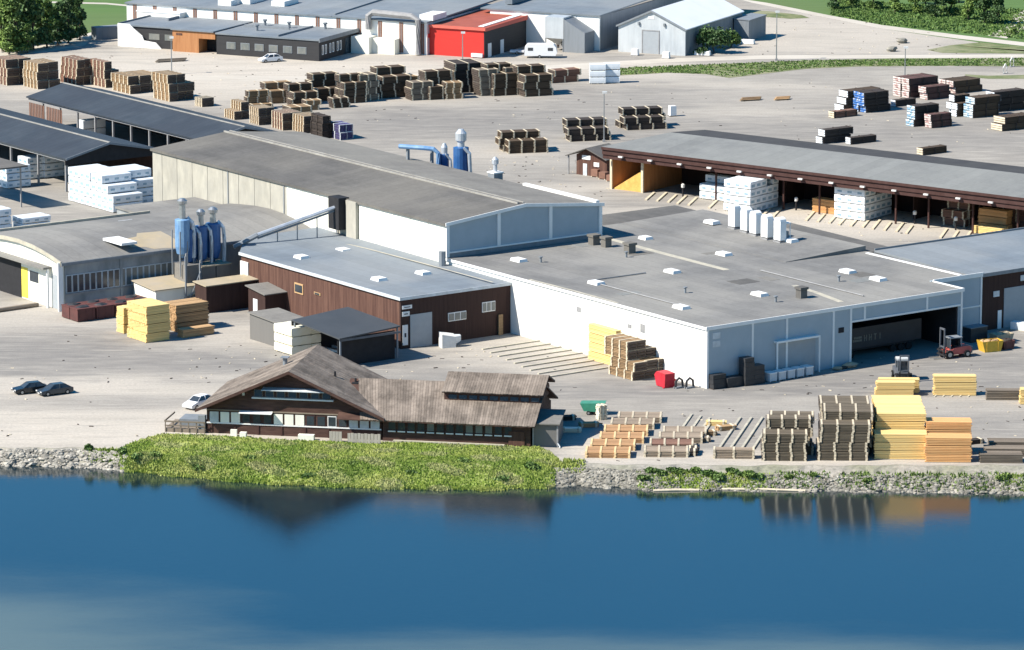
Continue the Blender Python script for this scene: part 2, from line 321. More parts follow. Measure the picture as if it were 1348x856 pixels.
def ellipse_mask(n, l, pos, wx, wy, rx, ry, soft=.5, nz=None):
    mp = n.new('ShaderNodeMapping'); mp.vector_type = 'TEXTURE'; mp.inputs['Location'].default_value = (wx, wy, 0); mp.inputs['Scale'].default_value = (rx, ry, 1e6)
    l.new(pos, mp.inputs[0]); ln = n.new('ShaderNodeVectorMath'); ln.operation = 'LENGTH'; l.new(mp.outputs[0], ln.inputs[0])
    src = ln.outputs['Value']
    if nz is not None:
        a = n.new('ShaderNodeMath'); a.operation = 'ADD'; l.new(src, a.inputs[0]); l.new(nz, a.inputs[1]); src = a.outputs[0]
    mr = n.new('ShaderNodeMapRange'); mr.interpolation_type = 'SMOOTHSTEP'; mr.inputs[1].default_value = 1 + soft; mr.inputs[2].default_value = 1 - soft
    l.new(src, mr.inputs[0]); return mr.outputs[0]

# yard surface: worn asphalt with sandy areas and dark wheel lanes, mapped on the place itself
ym = bpy.data.materials.new('worn yard asphalt'); ym.use_nodes = True; n_ = ym.node_tree.nodes; l_ = ym.node_tree.links
yb = n_['Principled BSDF']; yb.inputs['Roughness'].default_value = .95; yb.inputs['Specular IOR Level'].default_value = .15
geo = n_.new('ShaderNodeNewGeometry'); pos = geo.outputs['Position']
def noise(sc, mapping, det=6, rough=.6):
    mp = n_.new('ShaderNodeMapping'); mp.inputs['Scale'].default_value = mapping; l_.new(pos, mp.inputs[0])
    no = n_.new('ShaderNodeTexNoise'); no.inputs['Scale'].default_value = sc; no.inputs['Detail'].default_value = det; no.inputs['Roughness'].default_value = rough
    l_.new(mp.outputs[0], no.inputs['Vector']); return no.outputs[0]
def rng(src, a, b, c=0, d=1):
    m = n_.new('ShaderNodeMapRange'); m.inputs[1].default_value = a; m.inputs[2].default_value = b; m.inputs[3].default_value = c; m.inputs[4].default_value = d; l_.new(src, m.inputs[0]); return m.outputs[0]
def mixc(f, a, b):
    m = n_.new('ShaderNodeMix'); m.data_type = 'RGBA'; l_.new(f, m.inputs[0])
    for k, q in ((6, a), (7, b)):
        if isinstance(q, tuple): m.inputs[k].default_value = (*q, 1)
        else: l_.new(q, m.inputs[k])
    return m.outputs[2]
nA = noise(.06, (1, 1, 1)); nB = noise(.5, (.35, 1, 1)); nC = noise(2.5, (1, 1, 1), 4); nD = noise(.14, (.3, 1.3, 1), 5, .7)
col = mixc(rng(nA, .38, .62), (.228, .212, .19), (.3, .278, .245))
nz = rng(nD, .25, .75, -.6, .6)
sandc = mixc(rng(nD, .35, .65), (.43, .39, .33), (.6, .54, .455))
SANDY = [(130, 545, 270, 75, .9), (120, 590, 330, 30, 1), (60, 420, 150, 22, .6), (250, 100, 260, 32, 1), (330, 88, 330, 22, .9), (520, 85, 260, 18, .8), (1110, 290, 330, 24, .9), (850, 238, 140, 12, .5), (760, 250, 90, 10, .5),
         (1060, 45, 260, 32, .75), (1010, 125, 130, 16, .7), (960, 150, 140, 10, .45), (980, 605, 280, 12, .8), (780, 590, 60, 25, .8), (690, 470, 110, 30, .6), (340, 440, 90, 16, .6), (640, 200, 90, 14, .5), (1300, 112, 120, 16, .5), (620, 84, 200, 14, .6), (830, 92, 120, 14, .7), (1250, 545, 150, 40, .35), (560, 130, 200, 10, .5), (250, 50, 120, 14, .8)]
for x, y, rx, ry, st in SANDY:
    c = G(x, y); p = ppm(y); f = ellipse_mask(n_, l_, pos, c.x, c.y, rx / p, ry / (p * math.sin(math.atan(CAM_H / c.y))), .55, nz)
    f2 = n_.new('ShaderNodeMath'); f2.operation = 'MULTIPLY'; f2.inputs[1].default_value = st; l_.new(f, f2.inputs[0])
    col = mixc(f2.outputs[0], col, sandc)
DARKY = [(220, 478, 330, 16, .5), (60, 455, 120, 20, .45), (520, 505, 260, 11, .4), (800, 515, 320, 12, .5), (1130, 505, 280, 16, .55), (1290, 480, 160, 12, .5), (700, 160, 260, 16, .35), (950, 130, 330, 12, .3), (1200, 175, 300, 22, .3), (560, 165, 120, 20, .35), (1240, 560, 170, 16, .4), (620, 492, 60, 9, .35), (760, 235, 80, 10, .3), (160, 530, 180, 10, .35), (860, 77, 400, 5, .3), (300, 280, 200, 40, .25)]
nz2 = rng(nD, .25, .75, .5, -.5)
for x, y, rx, ry, st in DARKY:
    c = G(x, y); p = ppm(y); f = ellipse_mask(n_, l_, pos, c.x, c.y, rx / p, ry / (p * math.sin(math.atan(CAM_H / c.y))), .6, nz2)
    f2 = n_.new('ShaderNodeMath'); f2.operation = 'MULTIPLY'; f2.inputs[1].default_value = min(.95, st * 1.7); l_.new(f, f2.inputs[0])
    col = mixc(f2.outputs[0], col, (.17, .163, .155))
col = mixc(rng(nB, .35, .75, 0, .4), col, (.46, .43, .375))
col = mixc(rng(nD, .55, .8, 0, .45), col, (.2, .192, .18))
col = mixc(rng(nC, .35, .8, 0, .4), col, (.17, .16, .145))
nE = noise(7, (1, 1, 1), 3, .7); col = mixc(rng(nE, .5, .8, 0, .22), col, (.5, .47, .41)); col = mixc(rng(nE, .5, .22, 0, .22), col, (.16, .15, .14))
nF = noise(.9, (.12, 1.6, 1), 4, .6); col = mixc(rng(nF, .55, .72, 0, .4), col, (.17, .163, .152)); nG = noise(.7, (.15, 1.9, 1), 4, .6); col = mixc(rng(nG, .56, .75, 0, .45), col, (.5, .465, .4))
l_.new(col, yb.inputs['Base Color'])
bp = n_.new('ShaderNodeBump'); bp.inputs['Strength'].default_value = .3; bp.inputs['Distance'].default_value = .1; l_.new(nC, bp.inputs['Height']); l_.new(bp.outputs[0], yb.inputs['Normal'])
M['yard'] = ym
def sheet(name, pxs, m, z, kind='structure'):
    q = MB(); q.add([tuple(G(x, y)[:2]) + (z,) for x, y in pxs], [tuple(range(len(pxs)))])
    o = q.build(name, m, kind=kind)
    if o.data.polygons[0].normal.z < 0: o.data.flip_normals()
    return o
yard_px = [(XS[i], None) for i in range(len(XS))]
q = MB()
back_edge = [(-400, 72), (-60, 72), (0, 71), (60, 66), (112, 58), (122, 46), (152, 40), (215, 26), (250, -16), (960, -14), (985, 0), (1090, 22), (1160, 38), (1260, 52), (1348, 64), (1800, 110)]
front = [Vector((p.x, p.y + .02, .012)) for p in bankT[1:-1]]
back = [G(x, y) + Vector((0, 0, .012)) for x, y in reversed(back_edge)]
vs = front + back
q.add([tuple(v) for v in vs], [tuple(range(len(vs)))])
q.build('yard_pavement', 'yard', kind='structure')
# water
wm = bpy.data.materials.new('river water'); wm.use_nodes = True; n_ = wm.node_tree.nodes; l_ = wm.node_tree.links
b = n_['Principled BSDF']; geo = n_.new('ShaderNodeNewGeometry'); pos = geo.outputs['Position']
b.inputs['IOR'].default_value = 1.95; b.inputs['Roughness'].default_value = .09; b.inputs['Specular IOR Level'].default_value = .9
nW = noise(.05, (.4, 1, 1)); nzw = rng(nW, .2, .8, -.25, .25)
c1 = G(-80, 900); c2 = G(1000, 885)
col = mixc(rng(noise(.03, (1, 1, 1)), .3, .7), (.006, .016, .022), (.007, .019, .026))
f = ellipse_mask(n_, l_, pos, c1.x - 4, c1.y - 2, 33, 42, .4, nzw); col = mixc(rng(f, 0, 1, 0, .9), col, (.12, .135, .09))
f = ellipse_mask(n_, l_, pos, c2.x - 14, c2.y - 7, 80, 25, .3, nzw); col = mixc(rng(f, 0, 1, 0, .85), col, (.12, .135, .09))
l_.new(col, b.inputs['Base Color'])
rip = noise(1.6, (.5, 1.6, 1), 5, .65); bp = n_.new('ShaderNodeBump'); bp.inputs['Strength'].default_value = .16; bp.inputs['Distance'].default_value = .06
l_.new(rip, bp.inputs['Height']); l_.new(bp.outputs[0], b.inputs['Normal'])
M['water'] = wm
wq = MB(); wq.add([(-2500, 250, WL), (2500, 250, WL), (2500, 560, WL), (-2500, 560, WL)], [(0, 1, 2, 3)])
wq.build('water', 'water', kind='structure')

sheet('field_road', [(-200, 68), (0, 63), (60, 57), (120, 43), (215, 24), (215, 29), (122, 49), (112, 60), (60, 69), (0, 74), (-200, 80)], 'sandroad', .024)
sheet('office_road', [(205, 98), (300, 100), (430, 101), (520, 99), (640, 92), (760, 84), (860, 78), (1000, 73), (1348, 72), (1348, 76), (1000, 78), (870, 83), (760, 92), (650, 99), (520, 106), (420, 108), (300, 107), (205, 105)], 'sandroad', .022)
sheet('valley_road', [(970, -2), (1010, 4), (1090, 20), (1160, 33), (1260, 46), (1348, 56), (1500, 75), (1500, 82), (1348, 61), (1260, 51), (1160, 38), (1080, 22), (990, 4)], 'sandroad', .026)
sheet('side_track', [(1300, 47), (1325, 36), (1335, 20), (1348, 14), (1348, 40), (1335, 46), (1325, 51)], 'sandroad', .03)
sheet('road_verge', [(812, 90), (870, 89), (960, 84), (1060, 80), (1180, 77), (1348, 77), (1500, 78), (1500, 89), (1348, 88), (1250, 87), (1130, 88), (1060, 91), (1010, 97), (960, 103), (930, 98), (880, 96), (812, 100)], 'verge', .034)
sheet('dry_verge', [(1220, 66), (1250, 60), (1290, 56), (1348, 62), (1500, 80), (1500, 76), (1348, 71), (1240, 70)], 'verge', .036)
sheet('traffic_island', [(975, 13), (1010, 15), (1055, 20), (1066, 24), (1040, 25), (1000, 22), (978, 18)], 'verge', .036)
sheet('yard_verge', [(1270, 98), (1300, 100), (1348, 99), (1500, 98), (1500, 103), (1348, 104), (1300, 104), (1272, 101)], 'verge', .036)
sheet('distant_lane', [(60, 2), (140, 4), (215, 11), (215, 13), (140, 6), (60, 4)], 'sandroad', .03)
# the grassy bank in front of the wooden house
gb_px = [(150, 596), (172, 584), (195, 576), (215, 571), (270, 573), (380, 580), (480, 583), (600, 583), (690, 585), (715, 589), (728, 599), (738, 609)]
gq = MB()
low = []
for i in range(1, n - 1):
    x = XS[i - 1]
    if 158 <= x <= 738: low.append(i)
cols = []
for i in low:
    x = XS[i - 1]; yb_ = interp(gb_px, x); p0 = G(x, yb_) + Vector((0, 0, .03)); p1 = bankT[i] + Vector((0, .05, .03))
    cols.append([p0, p0.lerp(p1, .5), p1] + [bank_pt(i, t) + Vector((0, 0, .2)) for t in (.33, .66, 1.0)] + [bank_pt(i, 1.06) + Vector((0, 0, .12))])
nn = len(cols)
gq.add([tuple(c[k]) for k in range(7) for c in cols], [((k + 1) * nn + j, (k + 1) * nn + j + 1, k * nn + j + 1, k * nn + j) for k in range(6) for j in range(nn - 1)])
gq.build('grass_bank', 'grass', kind='structure')

def tufts(name, pts, m, h, wd, label, seed=1, lean=.35):
    r = random.Random(seed); q = MB()
    for p in pts:
        for k in range(3):
            a = r.uniform(0, 6.28); hh = h * r.uniform(.5, 1.3); ww = wd * r.uniform(.6, 1.3)
            dx, dy = math.cos(a) * ww / 2, math.sin(a) * ww / 2; ox, oy = r.uniform(-.25, .25), r.uniform(-.25, .25)
            q.add([(p[0] + ox - dx, p[1] + oy - dy, p[2] - .05), (p[0] + ox + dx, p[1] + oy + dy, p[2] - .05), (p[0] + ox + dx * .4 + r.uniform(-lean, lean) * hh, p[1] + oy + dy * .4 + r.uniform(-lean, lean) * hh, p[2] + hh)], [(0, 1, 2)])
    o = q.build(name, m, kind='stuff'); o['label'] = label; o['category'] = 'grass'; return o
r = random.Random(5); pts = []; pts2 = []
for _ in range(26000):
    j = r.randrange(nn - 1); c = cols[j]; k = r.uniform(0, 5.8); i0 = int(k); a = c[i0].lerp(c[i0 + 1], k - i0); b2 = cols[j + 1][i0].lerp(cols[j + 1][i0 + 1], k - i0)
    p = a.lerp(b2, r.random())
    clump = math.sin(p.x * .9 + 1.3 * math.sin(p.y * .5)) + math.sin(p.y * 1.1 + p.x * .35)
    (pts if clump > -.9 else pts2).append(p)
tufts('grass', pts, 'blade', .19, .24, 'long green grass on the bank between the wooden house and the river')
tufts('dry_grass', pts2, 'straw', .2, .26, 'patches of pale dry grass on the bank in front of the wooden house', 4)
def scatter_px(x0, x1, yfun, num, seed, zfun=None):
    r = random.Random(seed); out = []
    for _ in range(num):
        x = r.uniform(x0, x1); a, b3 = yfun(x); out.append(G(x, r.uniform(a, b3)))
    return out
tufts('verge_grass', scatter_px(815, 1348, lambda x: (interp([(812, 90), (960, 84), (1060, 80), (1348, 77)], x), interp([(812, 99), (880, 96), (930, 98), (960, 102), (1010, 96), (1060, 90), (1130, 87), (1348, 87)], x)), 3000, 8), 'leaf', .26, .5, 'rough grass along the strip beside the road above the yard')
tufts('roadside_grass', scatter_px(1095, 1348, lambda x: (max(-5, (x - 1095) * .05), interp([(1095, 20), (1160, 33), (1348, 52)], x)), 3600, 9), 'leaf', .35, .7, 'tall grass below the bushes beside the valley road')

def debris(name, m, num, seed, label, sc=1.0):
    rr = random.Random(seed); q = MB()
    zones = [(-20, 700, 440, 575), (250, 760, 455, 520), (760, 1348, 535, 608), (900, 1348, 470, 520), (700, 1348, 100, 190), (200, 760, 100, 165), (880, 1348, 255, 325), (640, 800, 200, 260), (20, 520, 70, 110), (1000, 1348, 20, 72)]
    for _ in range(num):
        x0, x1, y0, y1 = zones[rr.randrange(len(zones))]; p = G(rr.uniform(x0, x1), rr.uniform(y0, y1)); a = rr.uniform(0, 6.28); L_, W_ = rr.uniform(.1, .55) * sc, rr.uniform(.06, .2) * sc
        c_, s_ = math.cos(a), math.sin(a); h = rr.uniform(.03, .1)
        P = [(p.x + c_ * u + -s_ * v_, p.y + s_ * u + c_ * v_) for u, v_ in ((-L_, -W_), (L_, -W_), (L_ * .8, W_), (-L_ * .9, W_))]
        q.prism(P, .012, .012 + h)
    o = q.build(name, m, kind='stuff'); o['label'] = label; o['category'] = 'debris'
debris('bark_debris', 'dark_t', 420, 41, 'dark bark and wood scraps strewn over the yard', .6)
debris('board_debris', 'sticker', 380, 42, 'pale wood splinters and offcuts strewn over the yard', .5)
# stones on the banks
def stones(name, m, x0, x1, t0, t1, num, size, label, seed):
    r = random.Random(seed); q = MB()
    for _ in range(num):
        x = r.uniform(x0, x1); i = min(max(int((x + 400) / 10) + 1, 1), n - 2); t = r.uniform(t0, t1); p = bank_pt(i, t).lerp(bank_pt(i + 1, t), ((x + 400) / 10) % 1)
        s = size * r.uniform(.45, 1.3); q.blob(p.x, p.y, p.z + s * .15, s, s * r.uniform(.6, 1), s * r.uniform(.4, .7), r.random(), .3)
    o = q.build(name, m, kind='stuff'); o['label'] = label; o['category'] = 'rocks'
stones('bank_stones', 'rock', -300, 168, .2, 1.06, 2000, .34, 'pale round stones lining the bank below the gravel car park', 1)
stones('bank_rubble', 'rock_dark', 725, 870, .3, 1.06, 1500, .26, 'grey rubble on the bank beside the grass slope', 2)
stones('bank_boulders', 'rock_dark', 870, 1700, .5, 1.08, 3600, .27, 'mixed grey stones on the bank below the timber piles', 3)
r = random.Random(21)
def bush_blob(q, x, y, z, rx, ry, rz, num, leaf, rr):
    for _ in range(num):
        a = rr.uniform(0, 6.283); e = math.acos(rr.uniform(-.3, 1)); rad = rr.uniform(.55, 1.05)
        px_, py_, pz = x + rx * rad * math.sin(e) * math.cos(a), y + ry * rad * math.sin(e) * math.sin(a), z + rz * rad * math.cos(e)
        s = leaf * rr.uniform(.6, 1.3); d1 = Vector((rr.gauss(0, 1), rr.gauss(0, 1), rr.gauss(0, 1))).normalized() * s; d2 = d1.cross(Vector((rr.gauss(0, 1), rr.gauss(0, 1), rr.gauss(0, 1)))).normalized() * s * .7
        c_ = Vector((px_, py_, pz)); q.add([tuple(c_ - d1), tuple(c_ - d2), tuple(c_ + d1), tuple(c_ + d2)], [(0, 1, 2, 3)])
def bush(px, py, rad, h, m, label, z=0, num=500, leaf=.22, name='bush', group=None, seed=0, loc=None):
    rr = random.Random(seed + int(px * 7)); p = loc or G(px, py, z)
    t = thing(name, label, 'bush', p, 0, group)
    q = MB(); k = max(2, int(rad * 1.5))
    for i in range(k):
        a = rr.uniform(0, 6.28); d = rad * rr.uniform(.1, .55); bush_blob(q, d * math.cos(a), d * math.sin(a) * .7, h * rr.uniform(.3, .5), rad * rr.uniform(.4, .65), rad * rr.uniform(.35, .55), h * rr.uniform(.4, .6), num // k, leaf, rr)
    q.build('foliage', m, t)
    st = MB()
    for i in range(4):
        a = rr.uniform(0, 6.28); st.tube([(0, 0, -.1), (math.cos(a) * rad * .4, math.sin(a) * rad * .3, h * .6)], [.06, .02], 5)
    st.build('stem', 'bark', t); return t
i = 0
rrb = random.Random(77)
for x in list(range(852, 1015, 13)):
    ii = int((x + 400) / 10) + 1; p = bank_pt(ii, .55 + rrb.uniform(-.2, .15))
    bush(x, 0, rrb.uniform(1.1, 1.5), rrb.uniform(.5, .9), 'leaf_light' if rrb.random() < .5 else 'leaf', ('first', 'second', 'third', 'fourth', 'fifth', 'sixth', 'seventh', 'eighth', 'ninth', 'tenth', 'eleventh', 'twelfth', 'last')[i] + ' low green bush from the left on the stony bank', num=260, leaf=.17, group='low bushes on the stony bank', seed=i, loc=p, name='bank_bush'); i += 1
for x, t, rd, h, lab in ((121, .15, .9, .9, 'small dark bush on the pale stones left of the grass bank'), (168, .2, 1.3, 1.0, 'dark bush at the left tip of the grass bank'), (185, .35, 1.1, .8, 'bright low bush just inside the left end of the grass bank'),
                        (1040, .6, .8, .5, 'small green tuft on the stones below the tall stickered pile'), (1325, .6, 1.2, .8, 'green bush on the bank below the low brown packages at right'), (1075, .5, .9, .6, 'sparse shrub on the bank between the two brown piles'), (1145, .7, .8, .5, 'sparse shrub on the bank below the yellow pile'), (702, .3, 1.4, .9, 'rounded green clump at the right end of the grass bank')):
    ii = int((x + 400) / 10) + 1; bush(x, 0, rd, h, 'leaf' if x < 800 else 'leaf_light', lab, num=320, leaf=.17, loc=bank_pt(ii, t), name='bank_bush')
r = random.Random(31)
def bank_tufts(name, x0, x1, t0, t1, num, label, m='leaf_light', sd=3):
    pp = []
    for _ in range(num):
        x = r.uniform(x0, x1); i = int((x + 400) / 10) + 1; t = r.uniform(t0, t1)
        if math.sin(x * .21) + math.sin(x * .083 + 2) + r.uniform(-1, 1) < -.9: continue
        pp.append(bank_pt(i, t).lerp(bank_pt(i + 1, t), r.random()))
    tufts(name, pp, m, .35, .3, label, sd)
bank_tufts('bank_grass', 845, 1020, .45, .98, 1500, 'low green weeds on the stony bank below the grey board rows', 'blade')
bank_tufts('bank_weeds', 1020, 1420, .35, .95, 1100, 'sparse weeds among the stones below the tall timber piles', 'leaf_light', 5)
bank_tufts('bank_edge_grass', 1310, 1420, .4, .95, 500, 'green weeds on the bank at the right edge of the picture', 'blade', 6)
bank_tufts('edge_grass', 728, 765, -.3, .5, 260, 'thinning grass where the grass bank meets the grey rubble', 'blade', 7)
bank_tufts('left_edge_grass', 118, 165, -.1, .8, 260, 'thinning grass where the grass bank meets the pale stones', 'blade', 8)
for k, (x, t, rd, h) in enumerate(((205, .1, 1.2, .7), (262, .7, 1.5, .6), (330, .2, 1.3, .5), (410, .8, 1.4, .6), (470, .3, 1.2, .5), (545, .6, 1.5, .6), (612, .15, 1.2, .5), (668, .75, 1.4, .6))):
    bush(x, 0, rd, h, ('leaf_light', 'leaf')[k % 2], ('first', 'second', 'third', 'fourth', 'fifth', 'sixth', 'seventh', 'last')[k] + ' low leafy weed clump from the left on the grass bank', num=220, leaf=.15, loc=bank_pt(int((x + 400) / 10) + 1, t), name='weed_clump', group='weed clumps on the grass bank')
lg = MB(); a = bank_pt(int((868 + 400) / 10) + 1, 1.02); b4 = bank_pt(int((922 + 400) / 10) + 1, 1.02); lg.tube([a + Vector((0, -.2, .1)), a.lerp(b4, .5) + Vector((0, -.1, .16)), b4 + Vector((0, -.2, .1))], .16, 7)
tag(lg.build('driftwood_log', 'sticker'), 'pale driftwood log at the waterline left of the tall brown piles', 'log')
lg = MB(); a = bank_pt(int((955 + 400) / 10) + 1, 1.02); b4 = bank_pt(int((1062 + 400) / 10) + 1, 1.02); lg.tube([a + Vector((0, -.2, .1)), a.lerp(b4, .5) + Vector((0, -.1, .16)), b4 + Vector((0, -.2, .1))], .15, 7)
tag(lg.build('driftwood_log', 'sticker'), 'longest pale driftwood log, lying at the waterline below the stickered brown pile', 'log')

# ------------------------------------------------------------------ building helpers
def thick_roof(q, pts, zs, th): q.prism(pts, [z - th for z in zs], zs)
def skylight(parent, u, v, z, u0, v0, L=2.2, Wd=1.2, h=.45, rot=0):
    q = MB(u0, v0, 0); q.box(u - Wd / 2, v - L / 2, z - .05, u + Wd / 2, v + L / 2, z + h, taper=.12)
    return q.build('skylight', 'white_trim', parent)
def vent(parent, u, v, z, u0, v0, s=1.0, h=1.5):
    q = MB(u0, v0, 0); q.box(u - s * .5, v - s * .5, z - .05, u + s * .5, v + s * .5, z + h * .75); q.box(u - s * .62, v - s * .62, z + h * .78, u + s * .62, v + s * .62, z + h)
    q.box(u - s * .35, v - s * .35, z + h * .75, u + s * .35, v + s * .35, z + h * .79)
    return q.build('roof_vent', 'felt_dark', parent)

# ---- B1: the low white production hall
t = sb('white_production_hall', 'low white hall with wide flat grey roof, skylights and blue grey front', 'hall', 0, 0)
HW = 8.1
q = MB(); q.box(0, .02, 0, .35, 59.2, HW - .25); q.build('wall', 'white_wall', t, 'long white clad side wall lit by the sun')
q = MB(); q.box(.36, .0, 0, 24.6, .35, HW - .25); q.box(24.6, .0, 6.1, 44.1, .35, HW - .25)
q.build('wall', 'grey_clad', t, 'blue grey front wall with white posts')
q = MB(); q.box(43.75, .4, 0, 44.1, 6.4, HW - .3); q.box(44.12, 6.4, 0, 53.4, 6.75, HW + .1); q.build('wall', 'grey_clad', t, 'grey return wall right of the big opening')
q = MB(); q.box(51.2, 28, 0, 51.5, 66.4, HW - .25); q.box(27.4, 66.1, 0, 51.1, 66.4, HW - .25); q.build('wall', 'dark_side', t)
q = MB(); q.box(24.62, 14, 0, 43.7, 14.3, 7.5); q.box(24.3, .4, 0, 24.6, 14, 7.5); q.box(24.6, .4, 7.3, 43.7, 14, 7.5); q.box(43.45, .42, 0, 43.7, 14, 7.3); q.build('loading_bay', 'dark', t)  # bay walls painted near black to carry the shade inside the opening
RZ = HW
rf = MB()
thick_roof(rf, [(-.15, -.1), (44.25, -.1), (44.25, 6.3), (51.5, 6.3), (51.5, 29), (36.9, 29), (36.9, 66.6), (27.4, 66.6), (27.4, 59.2), (-.15, 59.2)], [RZ] * 10, .3)
roof = rf.build('roof', 'felt', t)
rf = MB(); rf.prism([(36.9, 29), (51.5, 29), (51.7, 66.6), (36.9, 66.6)], [RZ - .28] * 4, [RZ + .05, RZ + .75, RZ + .45, RZ + .03]); rf.build('roof', 'felt', t, 'rear part of the roof stepped slightly higher')
rf = MB(); rf.prism([(27.6, 66.65), (52.1, 66.65), (52.1, 73.9), (27.6, 73.9)], RZ - .4, RZ - .05); rf.build('roof', 'felt_dark', t, 'dark strip of roof along the rear edge'); rf = MB(); rf.prism([(51.75, 28), (56.2, 27), (57.0, 54), (51.85, 54)], RZ - .4, RZ - .02); rf.build('roof', 'felt_dark', t, 'dark lower strip of roof along the right edge')
q = MB(); q.box(27.8, 73.4, 0, 52, 73.7, RZ - .42); q.build('wall', 'dark_side', t); q = MB(); q.box(55.6, 28, 0, 55.9, 53.8, RZ - .42); q.build('wall', 'dark_side', t)
q = MB(); q.box(-.2, -.16, RZ - .32, 44.3, -.02, RZ + .16); q.box(-.22, -.16, RZ - .28, -.16, 59.2, RZ + .1); q.box(44.26, -.16, RZ - .32, 44.4, 6.3, RZ + .16); q.box(44.4, 6.2, RZ - .3, 53.5, 6.34, RZ + .3)
q.build('roof_edge', 'white_trim', t)
for u_ in (.12, 7.6, 13.4, 21.4, 24.4, 26.8, 37.8, 44.0):
    q = MB(); q.box(u_ - .16, -.1, 0 if u_ < 25 or u_ > 43 else 6.1, u_ + .16, .0 - .003, HW - .32); q.build('pilaster', 'white_trim', t)
q = MB(); q.box(24.6, -.1, 5.85, 43.9, -.003, 6.1); q.build('lintel', 'white_trim', t)
q = MB(); q.box(53.1, 6.3, 0, 53.4, 6.4 - .003, HW + .05); q.box(47, 6.3, 3.6, 53.1, 6.4 - .003, 3.8); q.box(47, 6.3, 1.2, 47.2, 6.4 - .003, 3.6); q.build('pilaster', 'white_trim', t)
# small gate with canopy frame on the front
q = MB(); q.box(11.2, -.75, 4.75, 18.6, -.003, 5.0); q.box(11.2, -.75, 0, 11.4, -.55, 4.75); q.box(18.4, -.75, 0, 18.6, -.55, 4.75); q.build('gate_frame', 'white_trim', t)
q = MB(); q.box(11.5, -.06, .1, 18.3, -.003, 4.6); q.build('gate', 'door_grey', t)
q = MB(); q.box(22.3, -.08, 4.7, 23.2, -.003, 5.4); q.build('wall_louvre', 'dark', t)
q = MB(); q.box(.9, -.05, 6.5, 2.2, -.003, 7.3); q.box(.9, -.05, 5.4, 2.2, -.003, 6.2); q.build('sign', 'bin', t)
for vv, zz, a_, b5 in ((27.5, 5.6, .6, .7), (16.2, 5.3, .5, .5), (13.3, 5.2, .6, 1.1)):
    q = MB(); q.box(-.06, vv, zz, -.003, vv + a_ * 1.5, zz + b5); q.build('wall_louvre', 'pole', t)
for k in range(6):
    q = MB(); q.box(-.015, 8 + k * 9 - .04, .1, -.004, 8 + k * 9 + .04, HW - .3); q.build('cladding_joint', 'bin', t)
for x, y in ((683, 342), (785, 372), (885, 357), (897, 404), (1000, 387), (1156, 367), (1116, 357), (850, 313), (1040, 320), (953, 334), (937, 296)):
    u_, v_ = S.px(x, y, RZ + .2); hz_ = RZ + (.45 if u_ > 38 and v_ > 29 else 0); skylight(roof, u_, v_, hz_, 0, 0, 2.3 if x != 850 else 1.8, 1.5, .4)
for x, y, s in ((782, 322, 1.2), (798, 325, 1.1), (829, 333, 1.2), (1055, 392, 1.1)):
    u_, v_ = S.px(x, y, RZ); vent(roof, u_, v_, RZ, 0, 0, s, 1.5)
q = MB(); rr = random.Random(2)
def strip(q, pts, z, wd):
    for (a1, b1), (a2, b2_) in zip(pts, pts[1:]):
        d = Vector((a2 - a1, b2_ - b1, 0)).normalized(); nrm = Vector((-d.y, d.x, 0)) * wd / 2
        q.add([(a1 - nrm.x, b1 - nrm.y, z), (a2 - nrm.x, b2_ - nrm.y, z), (a2 + nrm.x, b2_ + nrm.y, z), (a1 + nrm.x, b1 + nrm.y, z)], [(0, 1, 2, 3)] if True else [])
strip(q, [(27.6, 59), (27.3, 52), (27.0, 44), (26.8, 36), (26.7, 29.5)], RZ + .012, 1.1); strip(q, [(27.3, 15.5), (26.6, 10), (25.2, 3)], RZ + .012, .9); strip(q, [(0.5, 40), (.7, 30), (.5, 20)], RZ + .012, .5)
q.build('roof_flashing', 'seam', roof)
q = MB(); q.box(50.2, 7.5, RZ, 50.7, 27.5, RZ + .1); q.build('roof_flashing', 'white_trim', roof)
rr = random.Random(17)
for k in range(9):
    a, b_ = rr.uniform(3, 40), rr.uniform(4, 55)
    if a > 34 and b_ > 25: continue
    q = MB(); q.box(a, b_, RZ, a + rr.uniform(1.5, 4), b_ + rr.uniform(1, 3), RZ + .02); q.build('roof_patch', ('felt_dark', 'felt_mid', 'roof_wh')[k % 3], roof)
for pts in ([(6, 12, RZ + .12), (6, 34, RZ + .12), (16, 34, RZ + .12)], [(30, 4, RZ + .12), (30, 26, RZ + .12)]): q = MB(); q.tube(pts, .09, 6); q.build('roof_pipe', 'pole', roof)
for a, b_ in ((12, 20), (21, 45), (9, 49), (34, 14), (18, 8)): q = MB(); q.lathe([(.16, RZ), (.16, RZ + .7), (.3, RZ + .72), (.3, RZ + .85)], a, b_, 8); q.build('roof_vent', 'dark_side', roof)
